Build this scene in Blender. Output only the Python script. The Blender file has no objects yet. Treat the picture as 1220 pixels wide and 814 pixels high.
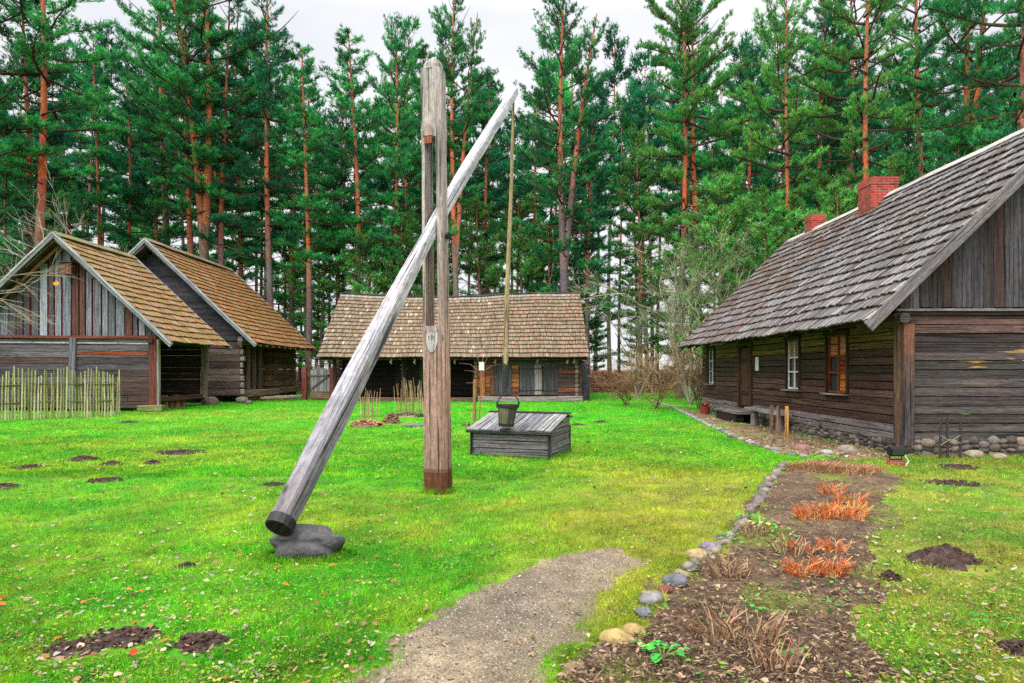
import bpy, math, random
import numpy as np
from mathutils import Vector, Matrix
random.seed(7)
NR = np.random.default_rng(11)
SC = bpy.context.scene
COL = SC.collection
F = 813.3; HY = 441.0; EYE = 1.6
def W(px, py, D): return Vector(((px-610)/F*D, D, EYE+(HY-py)/F*D))
def G(px, py):
    D = EYE*F/(py-HY); return ((px-610)/F*D, D)
def s2l(v):
    v /= 255.0
    return v/12.92 if v <= .04045 else ((v+.055)/1.055)**2.4
def S(r, g, b, k=.62): return (s2l(r)*k, s2l(g)*k, s2l(b)*k)
def U(a, b): return random.uniform(a, b)
def vary(c, a=.15, h=.03):
    m = 1+U(-a, a)
    return (max(0, c[0]*m*(1+U(-h, h))), max(0, c[1]*m*(1+U(-h, h))), max(0, c[2]*m*(1+U(-h, h))))
# ------------------------------------------------------------ noise
_T = np.random.default_rng(5).random((256, 256))
def vn(x, y):
    x = np.asarray(x, float); y = np.asarray(y, float)
    xi = np.floor(x).astype(int); yi = np.floor(y).astype(int)
    fx = x-xi; fy = y-yi; fx = fx*fx*(3-2*fx); fy = fy*fy*(3-2*fy)
    a = _T[xi & 255, yi & 255]; b = _T[(xi+1) & 255, yi & 255]
    c = _T[xi & 255, (yi+1) & 255]; d = _T[(xi+1) & 255, (yi+1) & 255]
    return (a*(1-fx)+b*fx)*(1-fy)+(c*(1-fx)+d*fx)*fy
def fbm(x, y, o=4):
    s = 0; a = .5; t = 0
    for i in range(o):
        s = s+a*vn(x*2**i+17*i, y*2**i+31*i); t += a; a *= .5
    return s/t
def gh(x, y):
    x = np.asarray(x, float); y = np.asarray(y, float)
    h = (fbm(x*.5+9, y*.5+4, 3)-.5)*.06
    r = np.clip((y-50)/22, 0, 1); r2 = np.clip((np.abs(x)-40)/25, 0, 1)
    return h+1.25*(r*r*(3-2*r))+.5*r2+(fbm(x*.12, y*.12, 2)-.5)*np.clip((y-48)/10, 0, 1)*.8
def ghf(x, y): return float(gh(x, y))
# ------------------------------------------------------------ materials
def newmat(name):
    m = bpy.data.materials.new(name); m.use_nodes = True
    nt = m.node_tree; b = nt.nodes['Principled BSDF']
    b.inputs['Roughness'].default_value = .9
    try: b.inputs['Specular IOR Level'].default_value = .2
    except Exception: pass
    return m, nt, b
def nd(nt, t, **kw):
    n = nt.nodes.new(t)
    for k, v in kw.items():
        if hasattr(n, k): setattr(n, k, v)
        else: n.inputs[k].default_value = v
    return n
def math_(nt, op, a, b=None, clamp=False):
    n = nt.nodes.new('ShaderNodeMath'); n.operation = op; n.use_clamp = clamp
    for i, v in enumerate((a, b)):
        if v is None: continue
        if isinstance(v, (int, float)): n.inputs[i].default_value = v
        else: nt.links.new(v, n.inputs[i])
    return n.outputs[0]
def mixc(nt, f, a, b, mode='MIX'):
    n = nt.nodes.new('ShaderNodeMix'); n.data_type = 'RGBA'; n.blend_type = mode
    def put(sock, v):
        if isinstance(v, (int, float)): sock.default_value = v
        elif isinstance(v, tuple): sock.default_value = (*v[:3], 1)
        else: nt.links.new(v, sock)
    put(n.inputs[0], f); put(n.inputs[6], a); put(n.inputs[7], b)
    return n.outputs[2]
def ramp(nt, fac, stops):
    n = nt.nodes.new('ShaderNodeMapRange'); n.clamp = True
    nt.links.new(fac, n.inputs[0])
    n.inputs[1].default_value, n.inputs[2].default_value, n.inputs[3].default_value, n.inputs[4].default_value = stops
    return n.outputs[0]
def noise(nt, vec, scale, sx=1, sy=1, sz=1, detail=4, rough=.6):
    mp = nt.nodes.new('ShaderNodeMapping'); mp.inputs['Scale'].default_value = (sx, sy, sz)
    nt.links.new(vec, mp.inputs[0])
    n = nt.nodes.new('ShaderNodeTexNoise'); n.inputs['Scale'].default_value = scale
    n.inputs['Detail'].default_value = detail; n.inputs['Roughness'].default_value = rough
    nt.links.new(mp.outputs[0], n.inputs['Vector'])
    return n.outputs['Fac']
def wood_mat(name, contrast=1.0, rough=.85, moss=0):
    m, nt, b = newmat(name)
    uv = nd(nt, 'ShaderNodeUVMap'); uv.uv_map = 'UVMap'
    at = nd(nt, 'ShaderNodeAttribute'); at.attribute_name = 'Col'
    u = uv.outputs[0]
    n1 = noise(nt, u, 1, .9, 16, 1, 5, .65)
    n2 = noise(nt, u, 1, 3.0, 70, 1, 3, .6)
    n3 = noise(nt, u, 1, .7, 5, 1, 3, .55)
    cr = noise(nt, u, 1, .6, 34, 1, 3, .5)
    g = math_(nt, 'ADD', math_(nt, 'MULTIPLY', ramp(nt, n1, (.36, .64, 0, 1)), .7*contrast), math_(nt, 'MULTIPLY', ramp(nt, n2, (.36, .64, 0, 1)), .6*contrast))
    g = math_(nt, 'ADD', g, math_(nt, 'MULTIPLY', ramp(nt, n3, (.3, .7, 0, 1)), .35*contrast))
    g = math_(nt, 'ADD', g, 1-.80*contrast)
    crk = ramp(nt, cr, (.36, .43, .15, 1))
    g = math_(nt, 'MULTIPLY', g, crk)
    vo = nt.nodes.new('ShaderNodeTexVoronoi'); mpv = nt.nodes.new('ShaderNodeMapping'); mpv.inputs['Scale'].default_value = (1.6, 5.5, 1); nt.links.new(u, mpv.inputs[0]); nt.links.new(mpv.outputs[0], vo.inputs['Vector']); vo.inputs['Scale'].default_value = 1
    g = math_(nt, 'MULTIPLY', g, ramp(nt, vo.outputs['Distance'], (.05, .10, .35, 1)))
    g = math_(nt, 'MULTIPLY', g, ramp(nt, noise(nt, u, 1, 9, 26, 1, 4, .7), (.36, .6, .72, 1.18)))
    cc = nt.nodes.new('ShaderNodeCombineColor')
    for i in range(3): nt.links.new(g, cc.inputs[i])
    base = mixc(nt, 1.0, at.outputs['Color'], cc.outputs[0], 'MULTIPLY')
    geo = nt.nodes.new('ShaderNodeNewGeometry')
    # warm/cool staining
    st = ramp(nt, noise(nt, geo.outputs['Position'], 1.7, 1, 1, 1, 3), (.42, .68, 0, .5))
    base = mixc(nt, st, base, mixc(nt, 1.0, base, (1.1, .9, .76), 'MULTIPLY'))
    # raw wood streaks driven by the alpha of Col
    pf = math_(nt, 'MULTIPLY', ramp(nt, noise(nt, u, 1, .8, 9, 1, 4, .6), (.575, .63, 0, 1)), at.outputs['Alpha'], True)
    base = mixc(nt, pf, base, S(208, 164, 92))
    if moss:
        mf = math_(nt, 'MULTIPLY', ramp(nt, noise(nt, geo.outputs['Position'], .8, 1, 1, 1, 5, .7), (.46, .6, 0, 1)), moss, True)
        mf = math_(nt, 'MULTIPLY', mf, ramp(nt, noise(nt, geo.outputs['Position'], 22, 1, 1, 1, 2), (.4, .6, .2, 1)))
        base = mixc(nt, mf, base, S(138, 122, 62))
    nt.links.new(base, b.inputs['Base Color'])
    b.inputs['Roughness'].default_value = rough
    bp = nt.nodes.new('ShaderNodeBump'); bp.inputs['Strength'].default_value = .55; bp.inputs['Distance'].default_value = .012
    nt.links.new(g, bp.inputs['Height']); nt.links.new(bp.outputs[0], b.inputs['Normal'])
    return m
def attr_mat(name, scale=20, lo=.6, hi=1.3, rough=.95, bump=.4, dist=.02, sx=1, sz=1, extra=None):
    m, nt, b = newmat(name)
    at = nd(nt, 'ShaderNodeAttribute'); at.attribute_name = 'Col'
    tc = nt.nodes.new('ShaderNodeNewGeometry')
    n = noise(nt, tc.outputs['Position'], scale, sx, sx, sz, 5, .65)
    g = ramp(nt, n, (.3, .7, lo, hi))
    cc = nt.nodes.new('ShaderNodeCombineColor')
    for i in range(3): nt.links.new(g, cc.inputs[i])
    nt.links.new(mixc(nt, 1.0, at.outputs['Color'], cc.outputs[0], 'MULTIPLY'), b.inputs['Base Color'])
    b.inputs['Roughness'].default_value = rough
    if bump:
        bp = nt.nodes.new('ShaderNodeBump'); bp.inputs['Strength'].default_value = bump; bp.inputs['Distance'].default_value = dist
        nt.links.new(n, bp.inputs['Height']); nt.links.new(bp.outputs[0], b.inputs['Normal'])
    return m
M = {}
M['wood'] = wood_mat('weathered_wood', 1.0)
M['pale'] = wood_mat('pale_timber', .85)
M['shake'] = wood_mat('roof_shakes', .95)
M['mossy'] = wood_mat('mossy_shakes', .85, moss=.9)
M['stone'] = attr_mat('stone', 14, .55, 1.35, .85, .7, .03)
M['soil'] = attr_mat('soil', 26, .35, 1.6, .95, 1.0, .05)
M['gravel'] = attr_mat('gravel', 70, .3, 1.7, .95, .8, .02)
M['grassm'] = attr_mat('lawn', 38, .5, 1.35, .95, .8, .03)
M['plain'] = attr_mat('matte', 30, .8, 1.15, .9, .2, .005)
M['iron'] = attr_mat('iron', 30, .7, 1.3, .5, .3, .004)
M['bark'] = attr_mat('pine_bark', 9, .45, 1.45, .95, .9, .06, 1.6, .5)
M['twig'] = attr_mat('twigs', 9, .8, 1.2, .9, 0)
def leaf_mat(name, tint=(1, 1, 1), rv=.25):
    m, nt, b = newmat(name)
    at = nd(nt, 'ShaderNodeAttribute'); at.attribute_name = 'Col'
    oi = nt.nodes.new('ShaderNodeObjectInfo')
    tc = nt.nodes.new('ShaderNodeNewGeometry')
    n = noise(nt, tc.outputs['Position'], .55, 1, 1, 1, 2)
    g = math_(nt, 'MULTIPLY', ramp(nt, n, (.35, .65, .7, 1.35)), ramp(nt, oi.outputs['Random'], (0, 1, 1-rv, 1+rv)))
    cc = nt.nodes.new('ShaderNodeCombineColor')
    for i in range(3): nt.links.new(math_(nt, 'MULTIPLY', g, tint[i]), cc.inputs[i])
    c = mixc(nt, 1.0, at.outputs['Color'], cc.outputs[0], 'MULTIPLY')
    nt.links.new(c, b.inputs['Base Color']); b.inputs['Roughness'].default_value = .7
    tr = nt.nodes.new('ShaderNodeBsdfTranslucent'); nt.links.new(c, tr.inputs[0])
    mx = nt.nodes.new('ShaderNodeMixShader'); mx.inputs[0].default_value = .3
    nt.links.new(b.outputs[0], mx.inputs[1]); nt.links.new(tr.outputs[0], mx.inputs[2])
    nt.links.new(mx.outputs[0], nt.nodes['Material Output'].inputs[0])
    return m
M['needle'] = leaf_mat('pine_needles')
M['blade'] = leaf_mat('grass_blades', rv=0)
m, nt, b = newmat('window_glass'); b.inputs['Base Color'].default_value = (.03, .035, .04, 1); b.inputs['Roughness'].default_value = .06; b.inputs['Specular IOR Level'].default_value = .8; M['glass'] = m
# brick
m, nt, b = newmat('red_brick')
uv = nd(nt, 'ShaderNodeUVMap'); uv.uv_map = 'UVMap'
br = nt.nodes.new('ShaderNodeTexBrick'); nt.links.new(uv.outputs[0], br.inputs['Vector'])
br.inputs['Color1'].default_value = (*S(196, 70, 52), 1); br.inputs['Color2'].default_value = (*S(150, 46, 38), 1); br.inputs['Mortar'].default_value = (*S(166, 138, 124), 1)
br.inputs['Scale'].default_value = 1; br.inputs['Brick Width'].default_value = .25; br.inputs['Row Height'].default_value = .075; br.inputs['Mortar Size'].default_value = .008
gp = nt.nodes.new('ShaderNodeNewGeometry'); nt.links.new(mixc(nt, ramp(nt, noise(nt, gp.outputs['Position'], 3.5, 1, 1, 1, 5, .7), (.45, .7, 0, .7)), br.outputs[0], S(84, 52, 46)), b.inputs['Base Color'])
bp = nt.nodes.new('ShaderNodeBump'); bp.inputs['Strength'].default_value = .6; bp.inputs['Distance'].default_value = .01; bp.invert = True
nt.links.new(br.outputs['Fac'], bp.inputs['Height']); nt.links.new(bp.outputs[0], b.inputs['Normal']); M['brick'] = m
# ------------------------------------------------------------ mesh builder
class MB:
    def __init__(s): s.v = []; s.f = []; s.uv = []; s.c = []
    def face(s, idx, uvs, col):
        s.f.append(idx); s.uv += uvs; s.c += [(*col[:3], col[3] if len(col) > 3 else 0.0)]*len(idx)
    def beam(s, p0, p1, w, h, up=(0, 0, 1), col=(.3, .3, .3), ch=0.0, w1=None, h1=None, jit=0.0, seg=1, cols=None):
        """bar from p0 to p1; w across, h along up; ch = chamfer fraction"""
        p0 = Vector(p0); p1 = Vector(p1); d = p1-p0; L = d.length
        if L < 1e-6: return
        d = d/L; up = Vector(up); side = d.cross(up)
        if side.length < 1e-5: side = d.cross(Vector((1, 0, 0)))
        side.normalize(); up = side.cross(d).normalized()
        w1 = w if w1 is None else w1; h1 = h if h1 is None else h1
        if ch > 0:
            prof = [(-1, -1+2*ch), (-1, 1-2*ch), (-1+2*ch, 1), (1-2*ch, 1), (1, 1-2*ch), (1, -1+2*ch), (1-2*ch, -1), (-1+2*ch, -1)]
        else: prof = [(-1, -1), (-1, 1), (1, 1), (1, -1)]
        n = len(prof); uo = U(0, 50); vo = U(0, 50); b0 = len(s.v)
        per = [0]
        for i in range(n):
            a, b = prof[i], prof[(i+1) % n]
            per.append(per[-1]+math.hypot((a[0]-b[0])*w/2, (a[1]-b[1])*h/2))
        for k in range(seg+1):
            t = k/seg; ww = (w+(w1-w)*t)/2; hh = (h+(h1-h)*t)/2
            jx = U(-jit, jit); jy = U(-jit, jit)
            c = p0+d*(L*t)+side*jx+up*jy
            for (a, b) in prof:
                s.v.append(tuple(c+side*(a*ww)+up*(b*hh)))
        for k in range(seg):
            ck = col if cols is None else cols[k]
            for i in range(n):
                j = (i+1) % n; A = b0+k*n; B = A+n
                u0 = uo+L*k/seg; u1 = uo+L*(k+1)/seg
                s.face((A+i, B+i, B+j, A+j), [(u0, vo+per[i]), (u1, vo+per[i]), (u1, vo+per[i+1]), (u0, vo+per[i+1])], ck)
        for k, ix in ((0, range(n)), (seg, range(n-1, -1, -1))):
            s.face(tuple(b0+k*n+i for i in ix), [(uo+prof[i][0]*w*.05, vo+prof[i][1]*h/2) for i in ix], tuple(x*.85 for x in (col if cols is None else cols[-1 if k else 0])[:3]))
    def box(s, c, sx, sy, sz, col, ch=0.0, rz=0.0):
        """upright box, grain along its longest side"""
        c = Vector(c); R = Matrix.Rotation(rz, 3, 'Z'); X = R@Vector((1, 0, 0)); Y = R@Vector((0, 1, 0)); Z = Vector((0, 0, 1))
        if sz >= sx and sz >= sy: s.beam(c-Z*sz/2, c+Z*sz/2, sx, sy, Y, col, ch)
        elif sx >= sy: s.beam(c-X*sx/2, c+X*sx/2, sy, sz, Z, col, ch)
        else: s.beam(c-Y*sy/2, c+Y*sy/2, sx, sz, Z, col, ch)
    def tube(s, pts, rad, n=6, col=(.3, .3, .3), cols=None, cap=True, jit=0):
        pts = [Vector(p) for p in pts]; b0 = len(s.v); m = len(pts); uo = U(0, 50); vo = U(0, 50)
        d = (pts[1]-pts[0]).normalized()
        a = d.orthogonal().normalized(); L = 0; Ls = [0]
        for k in range(m):
            if k > 0: L += (pts[k]-pts[k-1]).length; Ls.append(L)
            dd = (pts[min(k+1, m-1)]-pts[max(k-1, 0)])
            dd = dd.normalized() if dd.length > 1e-9 else d
            a = (a-dd*a.dot(dd)); a = a.normalized() if a.length > 1e-6 else dd.orthogonal().normalized()
            bb = dd.cross(a); r = rad[k] if hasattr(rad, '__len__') else rad
            for i in range(n):
                t = 2*math.pi*i/n; rr = r*(1+U(-jit, jit))
                s.v.append(tuple(pts[k]+a*(math.cos(t)*rr)+bb*(math.sin(t)*rr)))
        r0 = rad[0] if hasattr(rad, '__len__') else rad
        for k in range(m-1):
            ck = col if cols is None else cols[k]
            for i in range(n):
                j = (i+1) % n; A = b0+k*n; B = A+n
                s.face((A+i, A+j, B+j, B+i), [(uo+Ls[k], vo+i*r0*6.28/n), (uo+Ls[k], vo+(i+1)*r0*6.28/n), (uo+Ls[k+1], vo+(i+1)*r0*6.28/n), (uo+Ls[k+1], vo+i*r0*6.28/n)], ck)
        if cap and n > 2:
            for k, ix in ((0, range(n-1, -1, -1)), (m-1, range(n))):
                s.face(tuple(b0+k*n+i for i in ix), [(uo+.02*math.cos(i), vo+r0*math.sin(i*6.28/n)) for i in ix], (col if cols is None else cols[-1 if k else 0]))
    def prism(s, poly, thick, nrm, col):
        """flat polygon (list of 3D points) given a thickness along nrm"""
        nrm = Vector(nrm).normalized()*thick; b0 = len(s.v); n = len(poly); P = [Vector(p) for p in poly]
        e = (P[1]-P[0]).normalized(); o = P[0]; q = nrm.normalized().cross(e); uo = U(0, 50)
        for p in P: s.v.append(tuple(p))
        for p in P: s.v.append(tuple(p+nrm))
        uvf = lambda p: (uo+(p-o).dot(e), uo+(p-o).dot(q))
        s.face(tuple(range(b0+n-1, b0-1, -1)), [uvf(P[i]) for i in range(n-1, -1, -1)], col)
        s.face(tuple(range(b0+n, b0+2*n)), [uvf(P[i]) for i in range(n)], col)
        for i in range(n):
            j = (i+1) % n
            s.face((b0+i, b0+j, b0+n+j, b0+n+i), [uvf(P[i]), uvf(P[j]), uvf(P[j]+nrm), uvf(P[i]+nrm)], col)
    def build(s, name, mat, parent=None, smooth=False, loc=None):
        return mkobj(name, np.array(s.v, dtype=np.float32), s.f, mat, parent, smooth, np.array(s.uv, dtype=np.float32), np.array(s.c, dtype=np.float32), loc)
def mkobj(name, V, faces, mat, parent=None, smooth=False, uv=None, col=None, loc=None, tri=False):
    """faces: list of tuples, or (n,k) int array. col: per loop (or per vertex when same length as V)"""
    me = bpy.data.meshes.new(name)
    org = Vector(loc) if loc is not None else None
    po = WORLD.get(parent.name, Vector((0, 0, 0))) if parent is not None else None
    if org is None: org = po if po is not None else Vector((0, 0, 0))
    V = V-np.array(org, dtype=np.float32)
    if isinstance(faces, np.ndarray):
        nf, k = faces.shape; loops = faces.ravel(); starts = np.arange(nf)*k
    else:
        lens = [len(f) for f in faces]; nf = len(faces)
        loops = np.array([i for f in faces for i in f], dtype=np.int32); starts = np.concatenate(([0], np.cumsum(lens)[:-1]))
    me.vertices.add(len(V)); me.vertices.foreach_set('co', V.astype(np.float32).ravel())
    me.loops.add(len(loops)); me.loops.foreach_set('vertex_index', loops.astype(np.int32))
    me.polygons.add(nf); me.polygons.foreach_set('loop_start', starts.astype(np.int32))
    me.update(calc_edges=True)
    if uv is not None:
        l = me.uv_layers.new(name='UVMap'); l.data.foreach_set('uv', uv.ravel())
    if col is not None:
        dom = 'POINT' if len(col) == len(V) and len(V) != len(loops) else 'CORNER'
        if col.shape[1] == 3: col = np.hstack([col, np.zeros((len(col), 1))])
        a = me.color_attributes.new('Col', 'FLOAT_COLOR', dom); a.data.foreach_set('color', col.astype(np.float32).ravel())
    me.validate(); me.polygons.foreach_set('use_smooth', np.full(len(me.polygons), bool(smooth))); me.materials.append(mat)
    o = bpy.data.objects.new(name, me); COL.objects.link(o); o.location = org
    WORLD[o.name] = Vector(org)
    if parent is not None:
        o.parent = parent; o.location = org-po
    return o
WORLD = {}
def thing(name, label, cat, loc=(0, 0, 0), group=None):
    o = bpy.data.objects.new(name, None); COL.objects.link(o); o.location = loc; WORLD[o.name] = Vector(loc)
    o.empty_display_size = .2
    return tag(o, label, cat, group)
def tag(o, label, cat, group=None, kind=None):
    if label: o['label'] = label
    if cat: o['category'] = cat
    if group: o['group'] = group
    if kind: o['kind'] = kind
    return o
def copy_tree(o, loc, rz=0, sc=1.0, label=None, group=None):
    r = o.copy(); COL.objects.link(r); r.location = loc; r.rotation_euler = (0, 0, rz)
    r.scale = (sc, sc, sc) if not hasattr(sc, '__len__') else sc
    if label: r['label'] = label
    if group: r['group'] = group
    for ch in o.children:
        c = ch.copy(); COL.objects.link(c); c.parent = r
        for g in ch.children:
            d = g.copy(); COL.objects.link(d); d.parent = c
    return r
# ------------------------------------------------------------ polygons on the ground
def poly_mask(x, y, P):
    ins = np.zeros(np.shape(x), bool); n = len(P)
    for i in range(n):
        x0, y0 = P[i]; x1, y1 = P[(i+1) % n]
        if y0 == y1: continue
        c = ((y0 > y) != (y1 > y)) & (x < (x1-x0)*(y-y0)/(y1-y0)+x0)
        ins ^= c
    return ins
PATH = [G(*p) for p in [(400, 814), (470, 765), (540, 725), (600, 693), (650, 664), (700, 650), (745, 650), (772, 660), (752, 682), (722, 702), (702, 730), (678, 765), (660, 795), (650, 814)]]
PATH = [(-.9, .8)]+[(-.85, 2.6)]+PATH+[(.2, 2.6), (.3, .8)]
BED = [G(*p) for p in [(676, 814), (735, 764), (765, 737), (790, 711), (830, 676), (860, 651), (890, 620), (908, 592), (925, 566), (950, 552), (1000, 548), (1045, 556), (1075, 575), (1062, 605), (1068, 632), (1030, 648), (1040, 676), (1062, 700), (1030, 726), (1010, 760), (1050, 814)]]
BED = BED+[(1.7, 2.6), (1.5, 1.6), (.1, 1.6), (.12, 2.6)]
BED2 = [G(*p) for p in [(772, 477), (800, 485), (822, 495), (845, 508), (872, 521), (900, 531), (930, 541), (960, 548)]]+[(5.6, 11.9), (7.15, 12.4), (7.15, 26.2), (7.3, 28.5)]
HOUSES = [[(-22, 26.6), (-13.9, 26.6), (-13.9, 31.2), (-22, 31.2)], [(-23, 34), (-13.5, 34), (-13.5, 42.5), (-23, 42.5)], [(-9.3, 35.2), (3.5, 35.2), (3.5, 43), (-9.3, 43)], [(7.3, 12.75), (14, 12.75), (14, 26), (7.3, 26)], [(-.72, 12.8), (.66, 12.3), (1.1, 13.5), (-.28, 14.1)]]
MOLES = []   # x, y, r, h, label
for px, py, wpx, h, lab in [(100, 549, 38, .09, 'dark molehill left of two smaller ones on the left lawn'), (133, 554, 27, .08, 'small black molehill, middle one of three on the left lawn'), (182, 552, 20, .08, 'smallest black molehill, right one of three on the left lawn'),
        (215, 539, 60, .05, 'flat wide patch of dug earth on the left lawn'), (36, 558, 40, .05, 'crumbled low molehill near the left end of the stick fence'), (4, 581, 36, .06, 'molehill cut by the left edge of the photo'),
        (125, 573, 44, .03, 'thin scattering of soil below the three molehills'), (240, 765, 78, .06, 'lumpy dark molehill in the near left lawn, right of the leafy bare patch'),
        (90, 770, 70, .04, 'bare earth patch with grey leaves at the bottom left'), (150, 758, 90, .04, 'long streak of bare earth and dead leaves beside the bottom left patch'), (223, 673, 22, .04, 'small dark clod of earth on grass left of the boulder'),
        (1126, 670, 84, .15, 'large brown molehill on the right lawn'), (1060, 690, 26, .08, 'small crumbly molehill between the bed and the large one'), (1215, 775, 60, .06, 'molehill at the lower right edge of the photo'),
        (1140, 557, 50, .04, 'dark earth patch on grass near the log house gable'), (1135, 577, 60, .03, 'thin dark soil patch on the right lawn'), (153, 503, 26, .05, 'small dark clod beside the end of the stick fence'), (716, 503, 18, .06, 'small heap of earth right of the well'), (688, 506, 18, .05, 'tiny earth heap just right of the well box'), (325, 578, 26, .03, 'small bare spot left of the leaning beam')]:
    x, y = G(px, py); MOLES.append((x, y, wpx/2*y/F, h, lab))
def soft(P, x, y, r=.28, amp=.6, hole=()):
    m = np.zeros(np.shape(x)); jx = x+(fbm(x*3, y*3, 3)-.5)*amp; jy = y+(fbm(x*3+50, y*3+7, 3)-.5)*amp
    for q in (1, .5):
        for k in range(8): m += poly_mask(jx+math.cos(k*.785)*r*q, jy+math.sin(k*.785)*r*q, P)
    return m/16
def green_mask(x, y):
    jx = x+(fbm(x*3, y*3, 3)-.5)*.5; jy = y+(fbm(x*3+50, y*3+7, 3)-.5)*.5
    m = ~(poly_mask(jx, jy, BED) | poly_mask(jx, jy, BED2))
    for h in HOUSES: m &= ~poly_mask(x, y, h)
    for (a, b, r, hh, l) in MOLES:
        m &= ((x-a)**2+((y-b)*.55)**2) > (r*.8)**2*(.4+1.2*fbm(x*7, y*7, 2))
    return m
def lawn_col(x, y, rnd):
    """colour of the lawn itself: moss green, yellow moss, dry straw, forest litter"""
    G1 = np.array(S(74, 176, 14)); G2 = np.array(S(158, 172, 34)); G3 = np.array(S(182, 166, 72)); G4 = np.array(S(150, 156, 48)); LIT = np.array(S(146, 98, 62)); BR = np.array(S(62, 196, 12))
    n = fbm(x*.55+3, y*.4+8, 4); n2 = fbm(x*2.3+40, y*2.3, 3)
    yel = np.clip((n-.48)*4, 0, 1)*.40+.2*np.clip((fbm(x*9, y*9, 2)-.42)*4, 0, 1)
    # yellow worn strip between well and path/bed
    px = 610+F*x/np.maximum(y, .5); py = HY+EYE*F/np.maximum(y, .5)
    d = np.exp(-(((x-2.2)/1.7)**2+((y-8.0)/3.2)**2)); yel = np.clip(yel+.7*d, 0, 1); strip = d.copy()
    d = np.exp(-(((x-.9)/.9)**2+((y-4.6)/1.6)**2)); yel = np.clip(yel+.5*d, 0, 1); strip = np.maximum(strip, d)
    d = np.exp(-(((x+12)/5)**2+((y-24)/3)**2)); yel = np.clip(yel+.6*d, 0, 1)
    rt = np.clip((x-.42*y-.2)/.8, 0, 1)*np.clip((16-y)/3, 0, 1)
    yel = np.clip(yel*(1-.3*rt)+(n2-.45)*.8, 0, 1)
    c = G1[None]*(1-yel[:, None])+G2[None]*yel[:, None]
    far = np.clip((y-16)/6, 0, 1)[:, None]*(1-yel[:, None]*.7)
    c = c*(1-far*.75)+BR[None]*far*.75
    rt2 = (rt*(.35+.5*np.clip((n2-.4)*5, 0, 1)))[:, None]; c = c*(1-rt2)+G4[None]*rt2
    dry = np.clip((rnd-.80)*5, 0, 1)*(.35+.65*yel); c = c*(1-dry[:, None])+G3[None]*dry[:, None]
    sf = (np.clip(strip*.75+rt*.35, 0, 1)*np.clip((fbm(x*6+2, y*6+9, 3)-.36)*5, .15, 1))[:, None]*.7; c = c*(1-sf)+np.array(S(164, 152, 74))[None]*sf
    c = c*(.72+.6*np.clip((fbm(x*13, y*13, 2)-.25)*1.8, 0, 1))[:, None]
    lit = np.clip((y-47)/5+(n-.5)*2, 0, 1); lit = np.maximum(lit, np.clip((np.abs(x+2)-28)/5+(n-.5)*2, 0, 1))[:, None]
    c = c*(1-lit)+LIT[None]*lit
    return c*(.8+.45*n2[:, None])
# ------------------------------------------------------------ ground
def axis(lo, hi, step, far, nfar):
    a = np.arange(lo, hi+1e-6, step); t = np.linspace(0, 1, nfar+1)[1:]**2
    return a, t*far
ax, tf = axis(-28, 28, .16, 500, 22); xs = np.concatenate([(ax[0]-tf)[::-1], ax, ax[-1]+tf])
ay, tf = axis(-1, 52, .16, 500, 22); ys = np.concatenate([(ay[0]-tf*.2)[::-1], ay, ay[-1]+tf])
def grid_mesh(name, xs, ys, zf, cf, mat, mask=None):
    X, Y = np.meshgrid(xs, ys); x = X.ravel(); y = Y.ravel(); z = zf(x, y)
    nx, ny = len(xs), len(ys)
    i = np.arange(nx-1)[None, :]+np.arange(ny-1)[:, None]*nx; i = i.ravel()
    F4 = np.stack([i, i+1, i+1+nx, i+nx], 1)
    V = np.stack([x, y, z], 1); C = cf(x, y)
    if mask is not None:
        cx = (x[F4].mean(1)); cy = (y[F4].mean(1)); F4 = F4[mask(cx, cy)]
        used = np.unique(F4); re = np.full(len(V), -1); re[used] = np.arange(len(used)); V = V[used]; C = C[used]; F4 = re[F4]
    return mkobj(name, V, F4, mat, None, True, None, C)
rr = np.random.default_rng(3)
g = grid_mesh('ground', xs, ys, gh, lambda x, y: lawn_col(x, y, rr.random(len(x)))*.72, M['grassm'])
tag(g, None, None, kind='structure')
def pm(P, amp=.3): return lambda x, y: poly_mask(x+(fbm(x*3, y*3, 3)-.5)*amp, y+(fbm(x*3+50, y*3+7, 3)-.5)*amp, P)
def path_c(x, y):
    n = fbm(x*9, y*9, 3)[:, None]; n2 = fbm(x*1.6, y*1.6, 3)[:, None]; return (np.array(S(142, 124, 100))[None]*n2*1.6+np.array(S(118, 108, 96))[None]*(1-n2)*.6)*(.5+1.0*n)*1.0
p = grid_mesh('path', np.arange(-1.2, 1.8, .04), np.arange(.8, 6.7, .04), lambda x, y: gh(x, y)-.03+.045*soft(PATH, x, y, .3, .35)+.012*fbm(x*8, y*8, 3), path_c, M['gravel'], lambda x, y: soft(PATH, x, y, .3, .35) > 0)
tag(p, None, None, kind='structure')
def soil_c(x, y):
    n = fbm(x*2.2, y*2.2, 3)[:, None]; n2 = fbm(x*14, y*14, 2)[:, None]
    c = np.array(S(84, 66, 54))[None]*(1-n)+np.array(S(136, 112, 84))[None]*n
    mo = np.clip((fbm(x*1.7+5, y*1.7, 3)-.53)*9, 0, 1)[:, None]*.75
    c = c*(1-mo)+np.array(S(116, 132, 40))[None]*mo
    return c*(.5+n2)
def soil_h(x, y):
    m = soft(BED, np.asarray(x, float), np.asarray(y, float))
    return gh(x, y)-.035+.047*m+m*(.03*np.clip(fbm(x*1.3, y*1.3, 2)-.2, 0, 1)+.03*fbm(x*9, y*9, 3))
s_ = grid_mesh('garden_bed', np.arange(-.2, 7.3, .045), np.arange(1.5, 12.6, .045), soil_h, soil_c, M['soil'], lambda x, y: soft(BED, x, y, .3) > 0); tag(s_, None, None, kind='structure')
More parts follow.
